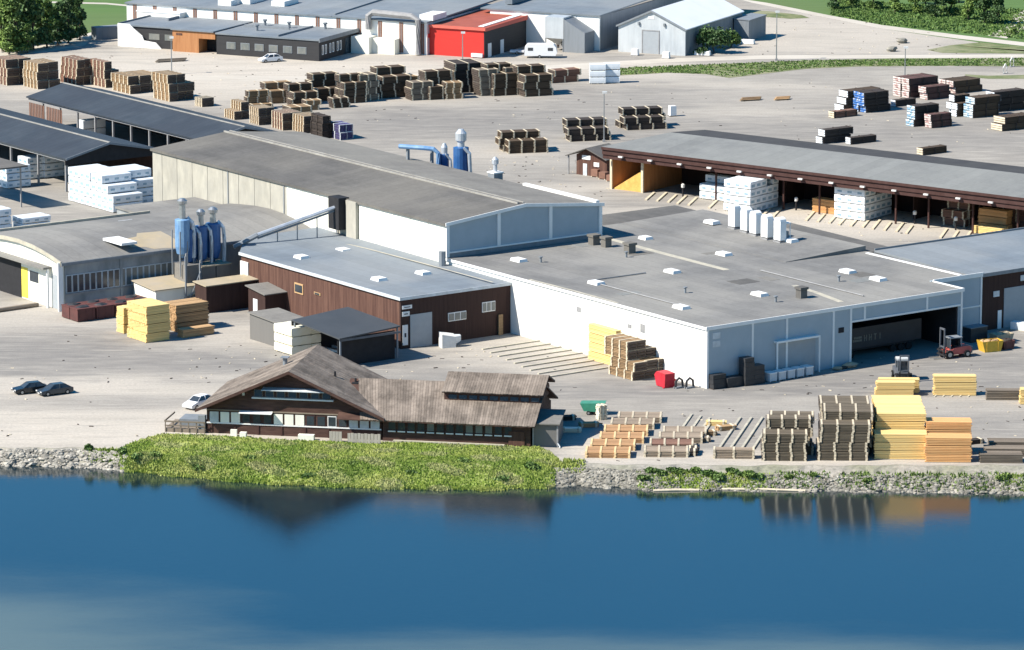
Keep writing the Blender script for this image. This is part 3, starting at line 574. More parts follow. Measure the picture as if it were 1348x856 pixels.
# filter units on the rear roof edge
for k, (x, y) in enumerate(((967, 299), (983, 304), (995, 308), (1010, 313), (1027, 317))):
    u_, v_ = S.px(x, y, RZ + .5)
    q0 = sb('filter_unit', ('leftmost', 'second from left', 'middle', 'fourth from left', 'rightmost')[k] + ' of five white filter cabinets on the rear of the flat roof', 'filter unit', u_, v_, 'white filter cabinets on the flat roof', RZ + .3)
    q = MB(); prof = [(-.75, 0), (.75, 0), (.75, 2.7)] + [(.75 * math.cos(a), 2.7 + .6 * math.sin(a)) for a in [R(d) for d in (30, 60, 90, 120, 150)]] + [(-.75, 2.7)]
    q.ext_x([(a, b_ + .35) for a, b_ in prof], -.6, .5); q.build('casing', 'white_trim', q0)
    q = MB(); q.box(.5, -.6, .2, 1.5, .6, .5); q.box(.55, -.55, .5, .65, -.45, 2.6); q.box(1.35, -.55, .5, 1.45, -.45, 2.6); q.box(.55, .45, .5, .65, .55, 2.6); q.box(1.35, .45, .5, 1.45, .55, 2.6); q.box(.5, -.6, 2.6, 1.5, .6, 2.8); q.build('frame', 'white_trim', q0)
    q = MB(); q.box(.7, -.35, .5, 1.3, .35, 1.5); q.build('fan_box', 'dark_side', q0)
    q = MB(); q.box(-.7, -.8, -.32, 1.6, .8, .2); q.build('plinth', 'pole', q0)
# trailer in the bay with lettering
M['trailer_cloth'] = mat('dark curtain side', (.035, .038, .045), (.025, .028, .033), (.5, .5, .5), rough=.5)
M['faded'] = mat('faded lettering', (.2, .185, .15), (.14, .13, .11), (3, 3, 3))
q0 = sb('curtain_trailer', 'dark curtain sided trailer with pale lettering parked inside the hall opening', 'trailer', 26.2, 3.2)
q = MB(); q.box(0, 0, 1.3, 13.5, 2.5, 4.1); q.build('body', 'trailer_cloth', q0)
q = MB(); q.box(0, .2, 1.0, 12.5, 2.3, 1.3); q.build('chassis', 'dark', q0)
q = MB()
rr = random.Random(12)
GL = {'E': [(0, 0, .5, .12), (0, .36, .5, .48), (0, .72, .5, .84), (0, 0, .13, .84)], 'H': [(0, 0, .13, .84), (.37, 0, .5, .84), (0, .36, .5, .48)], 'T': [(.18, 0, .32, .84), (0, .72, .5, .84)], 'I': [(.18, 0, .32, .84)]}
x_ = 1.5
q.box(1.3, -.03, 2.2, 2.9, -.004, 2.5); q.box(1.5, -.03, 2.6, 2.9, -.004, 2.9)
x_ = 3.3
for ch in 'HHTI':
    for x0, z0, x1, z1 in GL[ch]: q.box(x_ + x0, -.03 - .002 * (z0 > 0), 2.15 + z0, x_ + x1, -.004, 2.15 + z1)
    x_ += .85
q.build('letter', 'faded', q0)
for k in (1.2, 8.6, 10.0, 11.4):
    q = MB(); q.ext_y([(k + .5 * math.cos(R(a)), .5 + .5 * math.sin(R(a))) for a in range(0, 360, 30)], .05, .4); q.build('wheel', 'tyre', q0)

# ---- B1b: brown hall with blue grey roof at the right edge
t = sb('brown_gate_hall', 'brown boarded hall with pale blue roof and grey gate at the right edge', 'hall', 53.45, 6.5)
o = (53.45, 6.5)
q = MB(*o); q.box(53.45, 6.5, 0, 80, 6.8, HW - .35); q.box(79.7, 6.9, 0, 80, 27, HW - .35); q.box(51.8, 26.8, 0, 79.6, 27.1, HW - .35); q.build('wall', 'brown_dark', t)
q = MB(*o); thick_roof(q, [(51.6, 6.6), (53.4, 6.3), (80.2, 6.3), (80.2, 27.3), (51.8, 27.3)], [HW + .02, HW + .02, HW + .02, HW + .3, HW + .3], .3); rf = q.build('roof', 'felt_blue', t)
q = MB(*o); q.box(53.4, 6.2, HW - .4, 80.2, 6.29, HW + .1); q.box(51.8, 27.31, HW - .2, 80.2, 27.45, HW + .55); q.build('roof_edge', 'dark_side', t)
q = MB(*o); q.box(57.6, 6.42, 0, 64.5, 6.49, 5.6); q.build('gate', 'door_grey', t)
q = MB(*o); q.box(55.6, 6.4, 4.6, 56.7, 6.49, 5.4); q.box(60.6, 6.4, 6.3, 62, 6.49, 7.1); q.build('sign', 'bin', t)
q = MB(*o); q.box(56.5, 6.42, 0, 57.2, 6.49, 2.6); q.build('door', 'white_trim', t)

# ---- the long hall
LH = 138.5
t = sb('long_panel_hall', 'long tall hall with dark felt pitched roof, cream panels and blue grey gable', 'hall', 0, 59.2)
o = (0, 59.2); EZ, RDZ = 13.0, 14.35
q = MB(*o); q.box(.25, 59.6, 0, .6, LH, EZ - .3); q.box(.7, LH - .3, 0, 27.2, LH, EZ - .3); q.box(27, 59.6, 0, 27.3, LH - .4, EZ - .3); q.build('wall', 'old_panel', t)
q = MB(*o); q.prism([(.25, 59.3), (13.7, 59.3), (27.3, 59.3), (27.3, 59.6), (13.7, 59.6), (.25, 59.6)], 8.0, [EZ - .3, RDZ - .3, EZ - .3, EZ - .3, RDZ - .3, EZ - .3]); q.build('gable_wall', 'grey_clad', t)
# wall panels along the sunlit side: five clean cream panels, then stained ones
edges = [59.35, 63.7, 68.0, 72.3, 76.6, 81.2]
for a, b_ in zip(edges, edges[1:]):
    q = MB(*o); q.box(.02, a + .06, 7.3, .25 - .003, b_ - .06, EZ - .32); q.build('wall_panel', 'cream_panel', t)
q = MB(*o); q.box(-.5, 81.3, 7.2, .24, 83.9, EZ - .1); q.build('wall_pier', 'old_panel', t, 'projecting stained concrete pier')
a = 87.3
while a < LH - 1:
    b_ = min(a + 4.4, LH)
    q = MB(*o); q.box(.04, a + .05, .1, .25 - .003, b_ - .05, EZ - .32); q.build('wall_panel', 'old_panel' if a > 98 else 'cream_panel', t); a = b_
for a in (86.9, 101.0, 116.5):
    q = MB(*o); q.box(-.06, a, 5, .02, a + .22, EZ - .3); q.build('downpipe', 'dark_side', t)
q = MB(*o); q.box(-1.6, 84.1, 8.5, .24, 86.8, EZ + .2); q.build('conveyor_head', 'dark', t)
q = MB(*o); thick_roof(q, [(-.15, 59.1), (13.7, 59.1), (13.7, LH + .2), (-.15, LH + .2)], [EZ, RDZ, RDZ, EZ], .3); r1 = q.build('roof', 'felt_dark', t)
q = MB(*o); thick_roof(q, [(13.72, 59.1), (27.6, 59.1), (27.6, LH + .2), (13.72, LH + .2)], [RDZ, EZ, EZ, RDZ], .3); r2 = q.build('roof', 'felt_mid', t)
q = MB(*o); q.box(13.2, 60.4, RDZ - .1, 13.42, LH + .2, RDZ + .2); q.box(14.25, 60.4, RDZ - .12, 14.4, LH + .2, RDZ + .16); q.build('ridge_flashing', 'felt_light', r1)
q = MB(*o); q.box(13.55, 60.4, RDZ - .1, 14.15, LH + .2, RDZ + .06); q.build('ridge_gutter', 'felt_dark', r1)
q = MB(*o); q.box(26.9, 60, EZ - .1, 27.5, 78, EZ + .42); q.build('roof_kerb', 'white_trim', r2)
q = MB(*o); q.box(-.25, 59.1, EZ - .35, -.15, LH + .2, EZ + .05); q.build('gutter', 'felt_dark', r1)
# gable trim
q = MB(*o)
for (a, za), (b_, zb) in (((-.2, EZ), (13.7, RDZ)), ((13.7, RDZ), (27.65, EZ))):
    q.prism([(a, 58.95), (b_, 58.95), (b_, 59.08), (a, 59.08)], [za - .3, zb - .3, zb - .3, za - .3], [za + .18, zb + .18, zb + .18, za + .18])
q.build('fascia', 'white_trim', t)
for a in (0.25, 9.1, 18.2, 27.1):
    zt = EZ - .32 + (RDZ - EZ) * (1 - abs(a - 13.7) / 13.6)
    q = MB(*o); q.box(a - .26, 59.1, 8.75 if 0.3 < a < 27 else 8.2, a + .26, 59.3 - .003, zt); q.build('pilaster', 'white_trim', t)
q = MB(*o); q.box(.4, 59.12, 8.75, 27, 59.3 - .003, 8.95); q.build('sill', 'white_trim', t)
q = MB(*o); q.box(.4, 59.22, 8.12, 27, 59.3 - .003, 8.74); q.build('base_strip', 'dark_side', t)
# conveyor from the mill up to the hall
q0 = sb('conveyor', 'long pale conveyor climbing from the blue cyclones to the dark box on the hall', 'conveyor', -1.2, 85.2)
p1 = S.w(-1.2, 85.4, 11.8); a0 = S.w(PV(338, 309, 88)[0], 88, PV(338, 309, 88)[1])
d = a0 - p1; dl = Matrix.Rotation(-S.a, 3, 'Z') @ d
q = MB(); q.tube([(0, 0, 11.8), (dl.x * .5, dl.y * .5, 11.8 + dl.z * .5), (dl.x, dl.y, 11.8 + dl.z)], .28, 6); q.build('housing', 'duct', q0)
q = MB(); e_ = Vector((PV(308, 326, 89)[0] + 1.2, 3.8, PV(308, 326, 89)[1])); q.tube([(dl.x, dl.y, 11.8 + dl.z), tuple(e_)], .4, 6); q.build('dark_housing', 'dark_side', q0)
q = MB(); q.tube([(0, 0, 11.3), (dl.x, dl.y, 11.3 + dl.z)], .16, 4)
for k in (.25, .5, .75): q.tube([(dl.x * k, dl.y * k, 0), (dl.x * k, dl.y * k, 11.4 + dl.z * k)], .1, 4)
q.build('support', 'dark_side', q0)

# ---- B2: brown building with blue grey roof
t = sb('brown_boarded_building', 'reddish brown boarded building with pale blue flat roof beside the white hall', 'building', -18.4, 43.7)
o = (-18.4, 43.7); Z2 = 7.15
q = MB(*o); q.box(-18.4, 43.7, 0, -.05, 44.0, Z2 - .25); q.build('wall', 'brown_dark', t, 'shaded dark brown front wall')  # darker boarding than the sunlit side, its shade put into the brown
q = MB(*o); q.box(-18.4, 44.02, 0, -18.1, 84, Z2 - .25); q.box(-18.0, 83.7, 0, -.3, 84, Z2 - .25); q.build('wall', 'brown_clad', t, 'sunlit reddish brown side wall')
q = MB(*o); thick_roof(q, [(-18.6, 43.5), (-.05, 43.5), (-.05, 59.25), (-.06, 92), (-12.6, 92), (-18.6, 84.2)], [Z2, Z2 + .03, Z2 + .03, Z2 + .5, Z2 + .3, Z2], .28); roof = q.build('roof', 'felt_blue', t)
q = MB(*o); q.box(-18.7, 43.4, Z2 - .35, -.05, 43.49, Z2 + .08); q.box(-18.72, 43.4, Z2 - .35, -18.61, 84.2, Z2 + .08); q.build('roof_edge', 'bin', t)
for x, y in ((397, 338), (452, 329), (499, 367), (557, 359)):
    u_, v_ = S.px(x, y, Z2 + .2); skylight(roof, u_, v_, Z2, *o, L=2.0, Wd=1.6, h=.4)
q = MB(*o); strip(q, [(-2.8, 44), (-2.8, 60), (-3, 75), (-4, 88)], Z2 + .3, .35); q.build('roof_flashing', 'seam', roof)
q = MB(*o); q.box(-16.9, 43.6, 0, -13.3, 43.69, 4.6); q.build('gate', 'door_grey', t)
for a, b_, z0, z1 in ((-10.6, -7.6, 2.9, 4.1), (-4.9, -2.7, 3.5, 4.9)):
    w_ = MB(*o); w_.box(a, 43.58, z0, b_, 43.69, z1); w_ = w_.build('window', 'white_trim', t)
    for k in range(3):
        c = (b_ - a) / 3; q = MB(*o); q.box(a + c * k + .1, 43.53, z0 + .12, a + c * (k + 1) - .08, 43.575, z1 - .12); q.build('pane', 'glass_pale', w_)
for z0, z1, a, b_ in ((5.5, 6.0, -18.2, -16.6), (4.5, 5.15, -18.2, -17.0), (.5, 3.3, -18.15, -17.3)):
    q = MB(*o); q.box(a, 43.6, z0, b_, 43.69, z1); s_ = q.build('sign', 'white_trim', t)
    q = MB(*o); q.box(a + .3, 43.56, z0 + (z1 - z0) * .4, b_ - .3, 43.595, z0 + (z1 - z0) * .6); q.build('lettering', 'ink', s_)
for vv, zz, wd, h in ((67.8, 3.6, 2.2, 1.5), (63.4, 4.2, 1.6, .35)):
    w_ = MB(*o); w_.box(-18.5, vv, zz, -18.41, vv + wd, zz + h); w_ = w_.build('window', 'pine_t', t)
    q = MB(*o); q.box(-18.54, vv + .2, zz + .15 * h, -18.505, vv + wd - .2, zz + h * .85); q.build('pane', 'glass', w_)
q = MB(*o); q.box(-18.6, 82, 3.2, -18.41, 84, 6); q.build('door', 'white_trim', t)
q = MB(*o); q.tube([(-1.2, 58.5, Z2), (-1.2, 58.5, Z2 + 2.2)], .5, 8); q.build('flue', 'dark_side', roof)
q = MB(*o); q.box(-2.3, 43.3, 0, -1.6, 43.55, 2.9); q.build('notice_board', 'tan_t', t)

# ---- canopy beside it
o = (-33, 42)
t = sb('canopy', 'black membrane canopy on posts leaning against the brown boarded building', 'canopy', *o)
ZC = 4.8
c = [S.px(447, 446, 4.2), S.px(527, 429, 4.6), S.px(458, 404, 5.2), S.px(384, 421, 4.8)]
q = MB(*o); thick_roof(q, c, [4.2, 4.6, 5.2, 4.8], .18); q.build('roof', 'tarp_dark', t)
for k, (a, b_) in enumerate(c):
    q = MB(*o); zz = [4.2, 4.6, 5.2, 4.8][k] - .18; q.box(a - .1 + (.3 if k in (0, 3) else -.3), b_ - .1 + (.3 if k < 2 else -.3), 0, a + .1 + (.3 if k in (0, 3) else -.3), b_ + .1 + (.3 if k < 2 else -.3), zz); q.build('post', 'dark_side', t)
q = MB(*o); q.box(c[0][0] + .2, c[0][1] + .2, 3.7, c[1][0] - .2, c[0][1] + .35, 4.0); q.build('beam', 'truck_grey', t)
q = MB(*o); q.box(c[0][0] + .6, c[0][1] + 1.4, 0, c[1][0] - .4, c[0][1] + 1.5, 3.9); q.build('added_shade_screen', 'dark', t)  # added screen that turns the open space under the canopy black
q = MB(*o); q.box(c[3][0] + .5, c[2][1] - .5, 0, c[2][0] - .2, c[2][1] - .3, 4.5); q.build('rear_wall', 'dark', t)  # dark back wall added so the interior stays black

# ---- small sheds
def shed(name, label, u, v, du, dv, z, m, rm, rise=.3, over=.25, door=None):
    t = sb(name, label, 'shed', u, v)
    q = MB(); q.prism([(0, 0), (du, 0), (du, dv), (0, dv)], 0, [z - .15, z - .15, z + rise - .15, z + rise - .15]); q.build('wall', m, t)
    q = MB(); thick_roof(q, [(-over, -over), (du + over, -over), (du + over, dv + over), (-over, dv + over)], [z, z, z + rise, z + rise], .14); q.build('roof', rm, t)
    if door: q = MB(); q.box(-.05, door, 0, -.004, door + 1.1, 2.3); q.build('door', 'white_trim', t)
    return t
shed('small_brown_shed', 'small brown shed with grey pitched lid beside the reddish wall of the boarded building', -21.9, 72.3, 5.0, 4.4, 3.4, 'brown_dark', 'felt_mid', .6, .35, 2.0)
shed('low_grey_shed', 'low grey open shed left of the black membrane canopy', -31.4, 54.4, 4.6, 7.0, 3.5, 'grey_shed', 'felt_mid', .3)
shed('long_brown_shed', 'long dark brown shed with pale flat roof right of the blue cyclones', -27.0, 79.7, 8.4, 3.0, 4.0, 'brown_dark', 'sand', .2)
shed('mill_annex', 'little lean-to with pale dusty roof and white side by the yellow timber piles', -31.8, 85.5, 6.5, 6.0, 3.0, 'cream_panel', 'sand', .5, .3, 1.4)

# ---- B3: old mill with barrel roof
t = sb('old_sawmill', 'old grimy sawmill with curved grey roof and window rows, left of the blue cyclones', 'sawmill', -42.5, 93)
o = (-42.5, 93); prof = [(92.8, 7.0), (95, 7.45), (98, 7.95), (101, 8.3), (105, 8.5), (109, 8.35), (113, 8.0), (116.5, 7.6)]
q = MB(*o); q.ext_x([(a, z - .25) for a, z in prof][::-1] + [(a, z) for a, z in prof], -42.8, 0); q.f = [tuple(reversed(f)) for f in q.f]; rf = q.build('roof', 'felt', t)
q = MB(*o); q.ext_x([(93.2, 0), (116.3, 0)] + [(max(93.2, min(116.3, a)), z - .27) for a, z in prof[::-1]], -42.5, -42.2); q.build('gable_wall', 'cream_panel', t, 'sunlit cream gable under the curved roof')
q = MB(*o); q.box(-42.5 + .32, 93.0, 0, -.2, 93.3, 6.7); q.box(-42.1, 116.0, 0, -.3, 116.3, 7.2); q.build('wall', 'mill_wall', t)
q = MB(*o); q.ext_x([(a, z - .4) for a, z in prof][::-1] + [(a, z + .15) for a, z in prof], -43.0, -42.82); q.f = [tuple(reversed(f)) for f in q.f]; q.build('roof_edge', 'seam', t)
q = MB(*o); q.box(-42.9, 92.62, 6.55, -.3, 92.78, 6.98); q.build('eaves', 'dark_side', t)
for k in range(22):
    a = -42.0 + k * .98
    if k in (9,): 
        q = MB(*o); q.box(a, 92.85, 0, a + .4, 92.99, 6.5); q.build('pilaster', 'mill_wall', t)
    w_ = MB(*o); w_.box(a + (.3 if k == 9 else 0), 92.93, 2.5, a + .92, 92.995, 5.1); w_ = w_.build('window', 'bin', t)
    q = MB(*o); q.box(a + .08 + (.3 if k == 9 else 0), 92.9, 2.62, a + .8, 92.925, 4.98); q.build('pane', 'glass' if k < 9 else 'glass_pale', w_)
q = MB(*o); q.box(-42.2, 92.8, 2.25, -21, 92.99, 2.45); q.build('sill', 'pole', t)
for vv, w2, z0, z1, m_, nm in ((93.5, 2.6, 0, 4.9, 'door_grey', 'gate'), (100.0, 2.4, 2.9, 4.4, 'glass', 'window'), (103.0, 1.8, .2, 4.6, 'yellow_wall', 'wall_section'), (104.9, 6.5, 0, 5.2, 'dark', 'gate'), (97, 2.5, 0, 2.6, 'white_trim', 'door')):
    q = MB(*o); q.box(-42.56, vv, z0, -42.504, vv + w2, z1); q.build(nm, m_, t)
q = MB(*o); q.box(-43.3, 96.1, 0, -43.0, 96.4, 5.6); q.box(-43.3, 92.95, 0, -42.52, 93.2, 7.0); q.build('post', 'white_trim', t)
q = MB(*o); q.box(-43.9, 96.1, 5.6, -42.52, 114, 5.9); q.build('canopy', 'felt', t)
q = MB(*o)
for x, y in ((158, 318),):
    u_, v_ = S.px(x, y, 8.3); q.box(u_ - 1.3, v_ - 2.6, 8.2, u_ + 1.3, v_ + 2.6, 8.55)
q.build('skylight', 'white_trim', rf)
for x, y in ((170, 294), (116, 302)):
    u_, v_ = S.px(x, y, 7.9); q = MB(*o); q.box(u_ - 1.2, v_ - 1.2, 7.8, u_ + 1.2, v_ + 1.2, 8.2); q.build('skylight', 'bin', rf)
q = MB(*o); q.box(-42, 116.2, 7.3, -14, 116.6, 8.0); q.build('parapet', 'seam', t)
def zroof(v):
    for (a, za), (b_, zb) in zip(prof, prof[1:]):
        if v <= b_: return za + (zb - za) * max(0, v - a) / (b_ - a)
    return prof[-1][1]
u_, v_ = S.px(207, 313, 8.1); q = MB(*o); rr = random.Random(5); ring = []
for k in range(18): a = 2 * math.pi * k / 18; rad = rr.uniform(.75, 1.1); ring.append((min(u_ + 5.2 * rad * math.cos(a), -22), v_ + 3.8 * rad * math.sin(a)))
for k in range(18):
    a, b_ = ring[k], ring[(k + 1) % 18]; m1 = ((a[0] + u_) / 2, (a[1] + v_) / 2); m2 = ((b_[0] + u_) / 2, (b_[1] + v_) / 2)
    q.add([(x, y, zroof(y) + .02) for x, y in (a, b_, m2, m1)], [(0, 1, 2, 3)]); q.add([(x, y, zroof(y) + .02) for x, y in (m1, m2, (u_, v_))], [(0, 1, 2)])
q.build('sawdust', 'sand', rf, kind='stuff')
q = MB(*o)
for k in range(3): u_, v_ = S.px(195 + 12 * k, 318 - k, 8.2); q.add([(u_ - 2.5, v_ - 3, 8.45 + .01 * k), (u_ + 2.2, v_ - 3.3, 8.43 + .01 * k), (u_ + 2.8, v_ + 2, 8.58 + .01 * k), (u_ - 1.9, v_ + 2.6, 8.6 + .01 * k)], [(0, 1, 2, 3)])
# flat rear roof behind the mill, reaching the long hall
q0 = sb('mill_rear_wing', 'low flat roofed wing behind the curved sawmill roof, next to the stained hall wall', 'building', -14, 116.7)
q = MB(-14, 116.7); q.box(-13.9, 116.7, 0, -.1, 126, 6.9); q.build('wall', 'mill_wall', q0)
q = MB(-14, 116.7); q.box(-14.1, 116.65, 6.9, 0, 126.2, 7.2); q.build('roof', 'felt', q0)

# ---- cyclones
def cyclone(px, py, zb, z1, z2, r, label, m='blue', head=True, group='blue dust cyclones', frame=True):
    u_, v_ = PV(px, py, 89.0)[0], 89.0; t = sb('dust_cyclone', label, 'cyclone', u_, v_, group, 0)
    q = MB(); q.lathe([(.25, zb), (.3, zb + .2), (r * .8, zb + .6), (r, zb + (z1 - zb) * .3), (r, z1), (r * .96, z1 + .05), (.1, z1 + .2)], n=16); q.smooth = False; q.build('drum', m, t)
    q = MB(); q.lathe([(r * .42, z1 + .1), (r * .42, z2 - .9), (r * .62, z2 - .8), (r * .66, z2 - .35), (r * .3, z2)], n=14); q.build('exhaust_cowl', 'steel', t)
    q = MB(); q.tube([(r * .6, -.2, z1 + .3), (r * 1.1, -.8, z1 - .6), (r * 1.15, -1.0, z1 - 2.2), (r * 1.1, -1.0, zb)], r * .26, 8); q.build('duct', 'duct', t)
    if frame:
        q = MB()
        for a in (-1, 1):
            for b_ in (-1, 1): q.box(a * r - .07, b_ * r - .07, zb - 2.5, a * r + .07, b_ * r + .07, z1 - 1.5)
        q.build('support_frame', 'dark_side', t)
    return t
cyclone(241, 345, 6.4, 11.9, 15.0, 1.1, 'pale blue cyclone with tallest steel cowl, leftmost of the front group', 'blue_pale')
cyclone(250, 347, 5.2, 10.4, 11.8, 1.05, 'dark blue cyclone standing close right of the pale blue one')
cyclone(265, 345, 5.3, 10.6, 13.1, 1.0, 'dark blue cyclone in the middle of the front group')
cyclone(281, 343, 5.3, 10.8, 13.2, 1.1, 'rightmost dark blue cyclone of the front group, beside the brown shed')
t = sb('silo_hopper', 'pair of brown steel hopper boxes below the blue cyclones', 'hopper', -23.4, 86.6)
q = MB(); q.box(0, 0, 2.2, 2.3, 3, 5.1); q.build('body', 'grey_shed', t); q = MB(); q.box(2.45, 0, 2.2, 4.9, 3, 5.1); q.build('body', 'grey_shed', t)
q = MB(); q.box(-.1, -.1, 5.11, 2.35, 3.1, 5.25); q.build('lid', 'sand', t); q = MB(); q.box(2.4, -.1, 5.11, 5.0, 3.1, 5.25); q.build('lid', 'sand', t)
q = MB(); [q.box(a, b_, 0, a + .2, b_ + .2, 2.2) for a in (0, 2.4, 2.9, 5.1) for b_ in (0, 2.8)]; q.build('leg', 'dark_side', t)
t = sb('waste_bunker', 'weathered grey bunker wall with steel frame left of the hopper boxes', 'bunker', -25.9, 86.8)
q = MB(); q.box(0, 0, 0, 2.4, 3.4, 5.6); q.build('wall', 'felt_mid', t); q = MB(); q.box(-.1, -.1, 0, .1, .1, 7.4); q.box(2.3, -.1, 0, 2.5, .1, 6.2); q.tube([(0, -.12, 0), (2.4, -.12, 5)], .08, 4); q.build('frame', 'pole', t)
t = sb('sawdust_conveyor', 'low dusty conveyor trough running past the hopper boxes to the brown building', 'conveyor', PV(240, 390, 86)[0], 85)
dx, dy = PV(326, 355, 86)[0] - PV(240, 390, 86)[0], 0
q.prism([(0, 0), (dx, dy), (dx, dy + 1.1), (0, 1.1)], [.8, 2.6, 2.6, .8], [1.3, 3.1, 3.1, 1.3]); q.build('trough', 'dark_side', t)
q = MB(); q.prism([(0, .1), (dx, dy + .1), (dx, dy + .9), (0, .9)], [1.32, 3.12, 3.12, 1.32], [1.42, 3.22, 3.22, 1.42]); q.build('sawdust', 'sand', t)
q = MB(); [q.box(dx * k, dy * k + .3, 0, dx * k + .15, dy * k + .5, .9 + 1.6 * k) for k in (.1, .5, .9)]; q.build('leg', 'dark_side', t)
# rear cyclone behind the long hall: it stands on the roof slope level
for (px_, py_, zb, z1, z2, r_, lab) in ((607, 226, 12.0, 15.7, 18.5, 1.2, 'large blue cyclone with tall steel cowl behind the ridge of the long hall'), (585, 222, 12.0, 14.2, 15.9, .7, 'small blue cyclone left of the large one behind the long hall')):
    u_, v_ = S.px(px_, py_, zb); t = sb('dust_cyclone', lab, 'cyclone', u_, v_, 'blue dust cyclones')
    q = MB(); q.lathe([(r_ * .8, 0), (r_ * .8, zb - 2), (r_, zb), (r_, z1), (r_ * .5, z1 + .15)], n=16); q.build('drum', 'blue', t)
    q = MB(); q.lathe([(r_ * .45, z1 + .1), (r_ * .45, z2 - 2), (r_ * .7, z2 - 1.7), (r_ * .72, z2 - .6), (r_ * .3, z2)], n=14); q.build('exhaust_cowl', 'duct', t)
    q = MB(); q.tube([(-.2, -r_ * .8, z1 + .1), (.5, -r_ - .25, z1 - .8), (.7, -r_ - .25, zb - .5)], r_ * .25, 8); q.build('duct', 'duct', t)
u_, v_ = S.px(577, 218, 12.6); t = sb('extraction_duct', 'grey blue elbow duct running along the roof edge left of the rear cyclones', 'duct', u_, v_)
q = MB(); q.tube([(0, 0, 12), (0, 0, 14.5), (-.5, .5, 15.1), (-1.4, 1.6, 15.2), (-3.6, 5.2, 15.2)], .36, 8); q.build('pipe', 'blue_pale', t)
q = MB(); q.box(-.2, 1.5, 0, .2, 1.9, 15); q.box(-2.9, 4, 0, -2.5, 4.4, 15); q.build('support', 'dark_side', t)
u_, v_ = S.px(652, 232, 13.2); t = sb('roof_chimney', 'small dark chimney box with steel cowl at the far edge of the long hall roof', 'chimney', u_, v_, z=12.2)
q = MB(); q.box(-.8, -.8, 0, .8, .8, 1.5); q.build('box', 'dark_side', t); q = MB(); q.box(-.9, -.9, 1.5, .9, .9, 1.7); q.build('cap', 'white_trim', t)
q = MB(); q.lathe([(.3, 1.7), (.3, 2.7), (.5, 2.9), (.5, 3.5), (.15, 3.9)], n=10); q.build('cowl', 'duct', t)

# ---- open timber sheds on the left with dark blue roofs
def gable_shed(name, label, u0, u1, ur, v0, v1, ez, rz, posts, fascia='dark_side', m='roof_navy'):
    o = (u0, v0); t = sb(name, label, 'shed', *o)
    q = MB(*o); thick_roof(q, [(u0 - .2, v0), (ur, v0), (ur, v1), (u0 - .2, v1)], [ez, rz, rz, ez], .2); r1 = q.build('roof', m, t)
    q = MB(*o); thick_roof(q, [(ur + .02, v0), (u1 + .2, v0), (u1 + .2, v1), (ur + .02, v1)], [rz, ez, ez, rz], .2); q.build('roof', m, t)
    q = MB(*o); q.box(ur - .16, v0, rz - .05, ur + .16, v1, rz + .1); q.build('ridge_cap', 'felt_light', r1)
    q = MB(*o); q.box(u1 - .4, v0 + .4, 0, u1 - .2, v1 - .2, ez - .25); q.build('rear_wall', 'darkbrown', t)
    q = MB(*o); q.prism([(u0, v0 + .5), (ur, v0 + .5), (u1, v0 + .5), (u1, v0 + .7), (ur, v0 + .7), (u0, v0 + .7)], ez - 1.2, [ez - .25, rz - .25, ez - .25, ez - .25, rz - .25, ez - .25]); q.build('gable', 'dark', t)
    q = MB(*o)
    for (a, za), (b_, zb) in (((u0 - .2, ez), (ur, rz)), ((ur, rz), (u1 + .2, ez))): q.prism([(a, v0 - .12), (b_, v0 - .12), (b_, v0 - .003), (a, v0 - .003)], [za - .3, zb - .3, zb - .3, za - .3], [za + .06, zb + .06, zb + .06, za + .06])
    q.build('bargeboard', fascia, t)
    v_ = v0 + .8; k = 0
    while v_ < v1:
        q = MB(*o); q.box(u0 + .2, v_, 0, u0 + .5, v_ + .3, ez - .2); q.build('post', 'pole', t); v_ += posts; k += 1
    q = MB(*o); q.box(u0 + .1, v0 + .72, ez - .6, u0 + .19, v1 - .3, ez - .22); q.build('eaves_beam', 'pole', t)
    return t
t = gable_shed('open_timber_shed', 'rear open timber shed with dark blue roof, behind the tall hall', 34.5, 49.5, 42, 178, 238, 5.5, 7.25, 6)
for a, b_ in ((225.6, 231.2), (231.7, 237.2)):
    q = MB(34.5, 178)
    k = a
    while k < b_ - .3: q.box(34.3, k, .6, 34.4, k + .3, 4.6); k += .55
    q.build('slat', 'red_t', t)
gable_shed('open_timber_shed', 'front open timber shed with dark blue roof and black gable at the left edge', 6.5, 23.7, 14.6, 176, 250, 5.6, 7.5, 9)
u_, v_ = S.px(28, 273, 0); t = sb('yard_canopy', 'small dark canopy on thin posts at the left edge', 'canopy', u_, v_)
q = MB(); q.box(-4.5, -1.0, 6.6, .8, 20, 6.85); q.build('roof', 'felt_dark', t); q = MB(); q.box(-.1, -.1, 0, .1, .1, 6.6); q.box(-.1, 9, 0, .1, 9.2, 6.6); q.box(-4.1, 9, 0, -3.9, 9.2, 6.6); q.build('post', 'pole', t)

# ---- B5: open warehouse on the right
M['chips'] = mat('wood chips', (.72, .42, .12), (.6, .34, .09), (1, 1, 1), grain=.15)
WF = Frame(G(804, 249), -36.8)
WLn = 112; WD = 11.8
t = thing('open_timber_warehouse', 'long open fronted timber warehouse with grey roof at the upper right', 'warehouse', WF.o, WF.a)
q = MB(); thick_roof(q, [(-.8, -1.6), (WLn, -1.6), (WLn, WD), (3.6, WD)], [7.15, 7.15, 8.2, 8.2], .22); q.build('roof', 'roof_wh', t); q = MB(); thick_roof(q, [(3.6, WD + .01), (WLn, WD + .01), (WLn, WD + 5.8), (6.5, WD + 5.8)], [8.2, 8.2, 8.15, 8.15], .22); q.build('roof', 'felt_black', t, 'nearly black narrow rear strip of the roof')
q = MB(); q.box(-.7, -1.5, 5.9, WLn, -1.3, 6.9); q.box(-.7, -1.3, 5.2, WLn, -1.1, 5.9); q.box(-.7, -1.75, 6.72, WLn, -1.62, 7.14); q.build('eaves_beam', 'darkbrown', t)
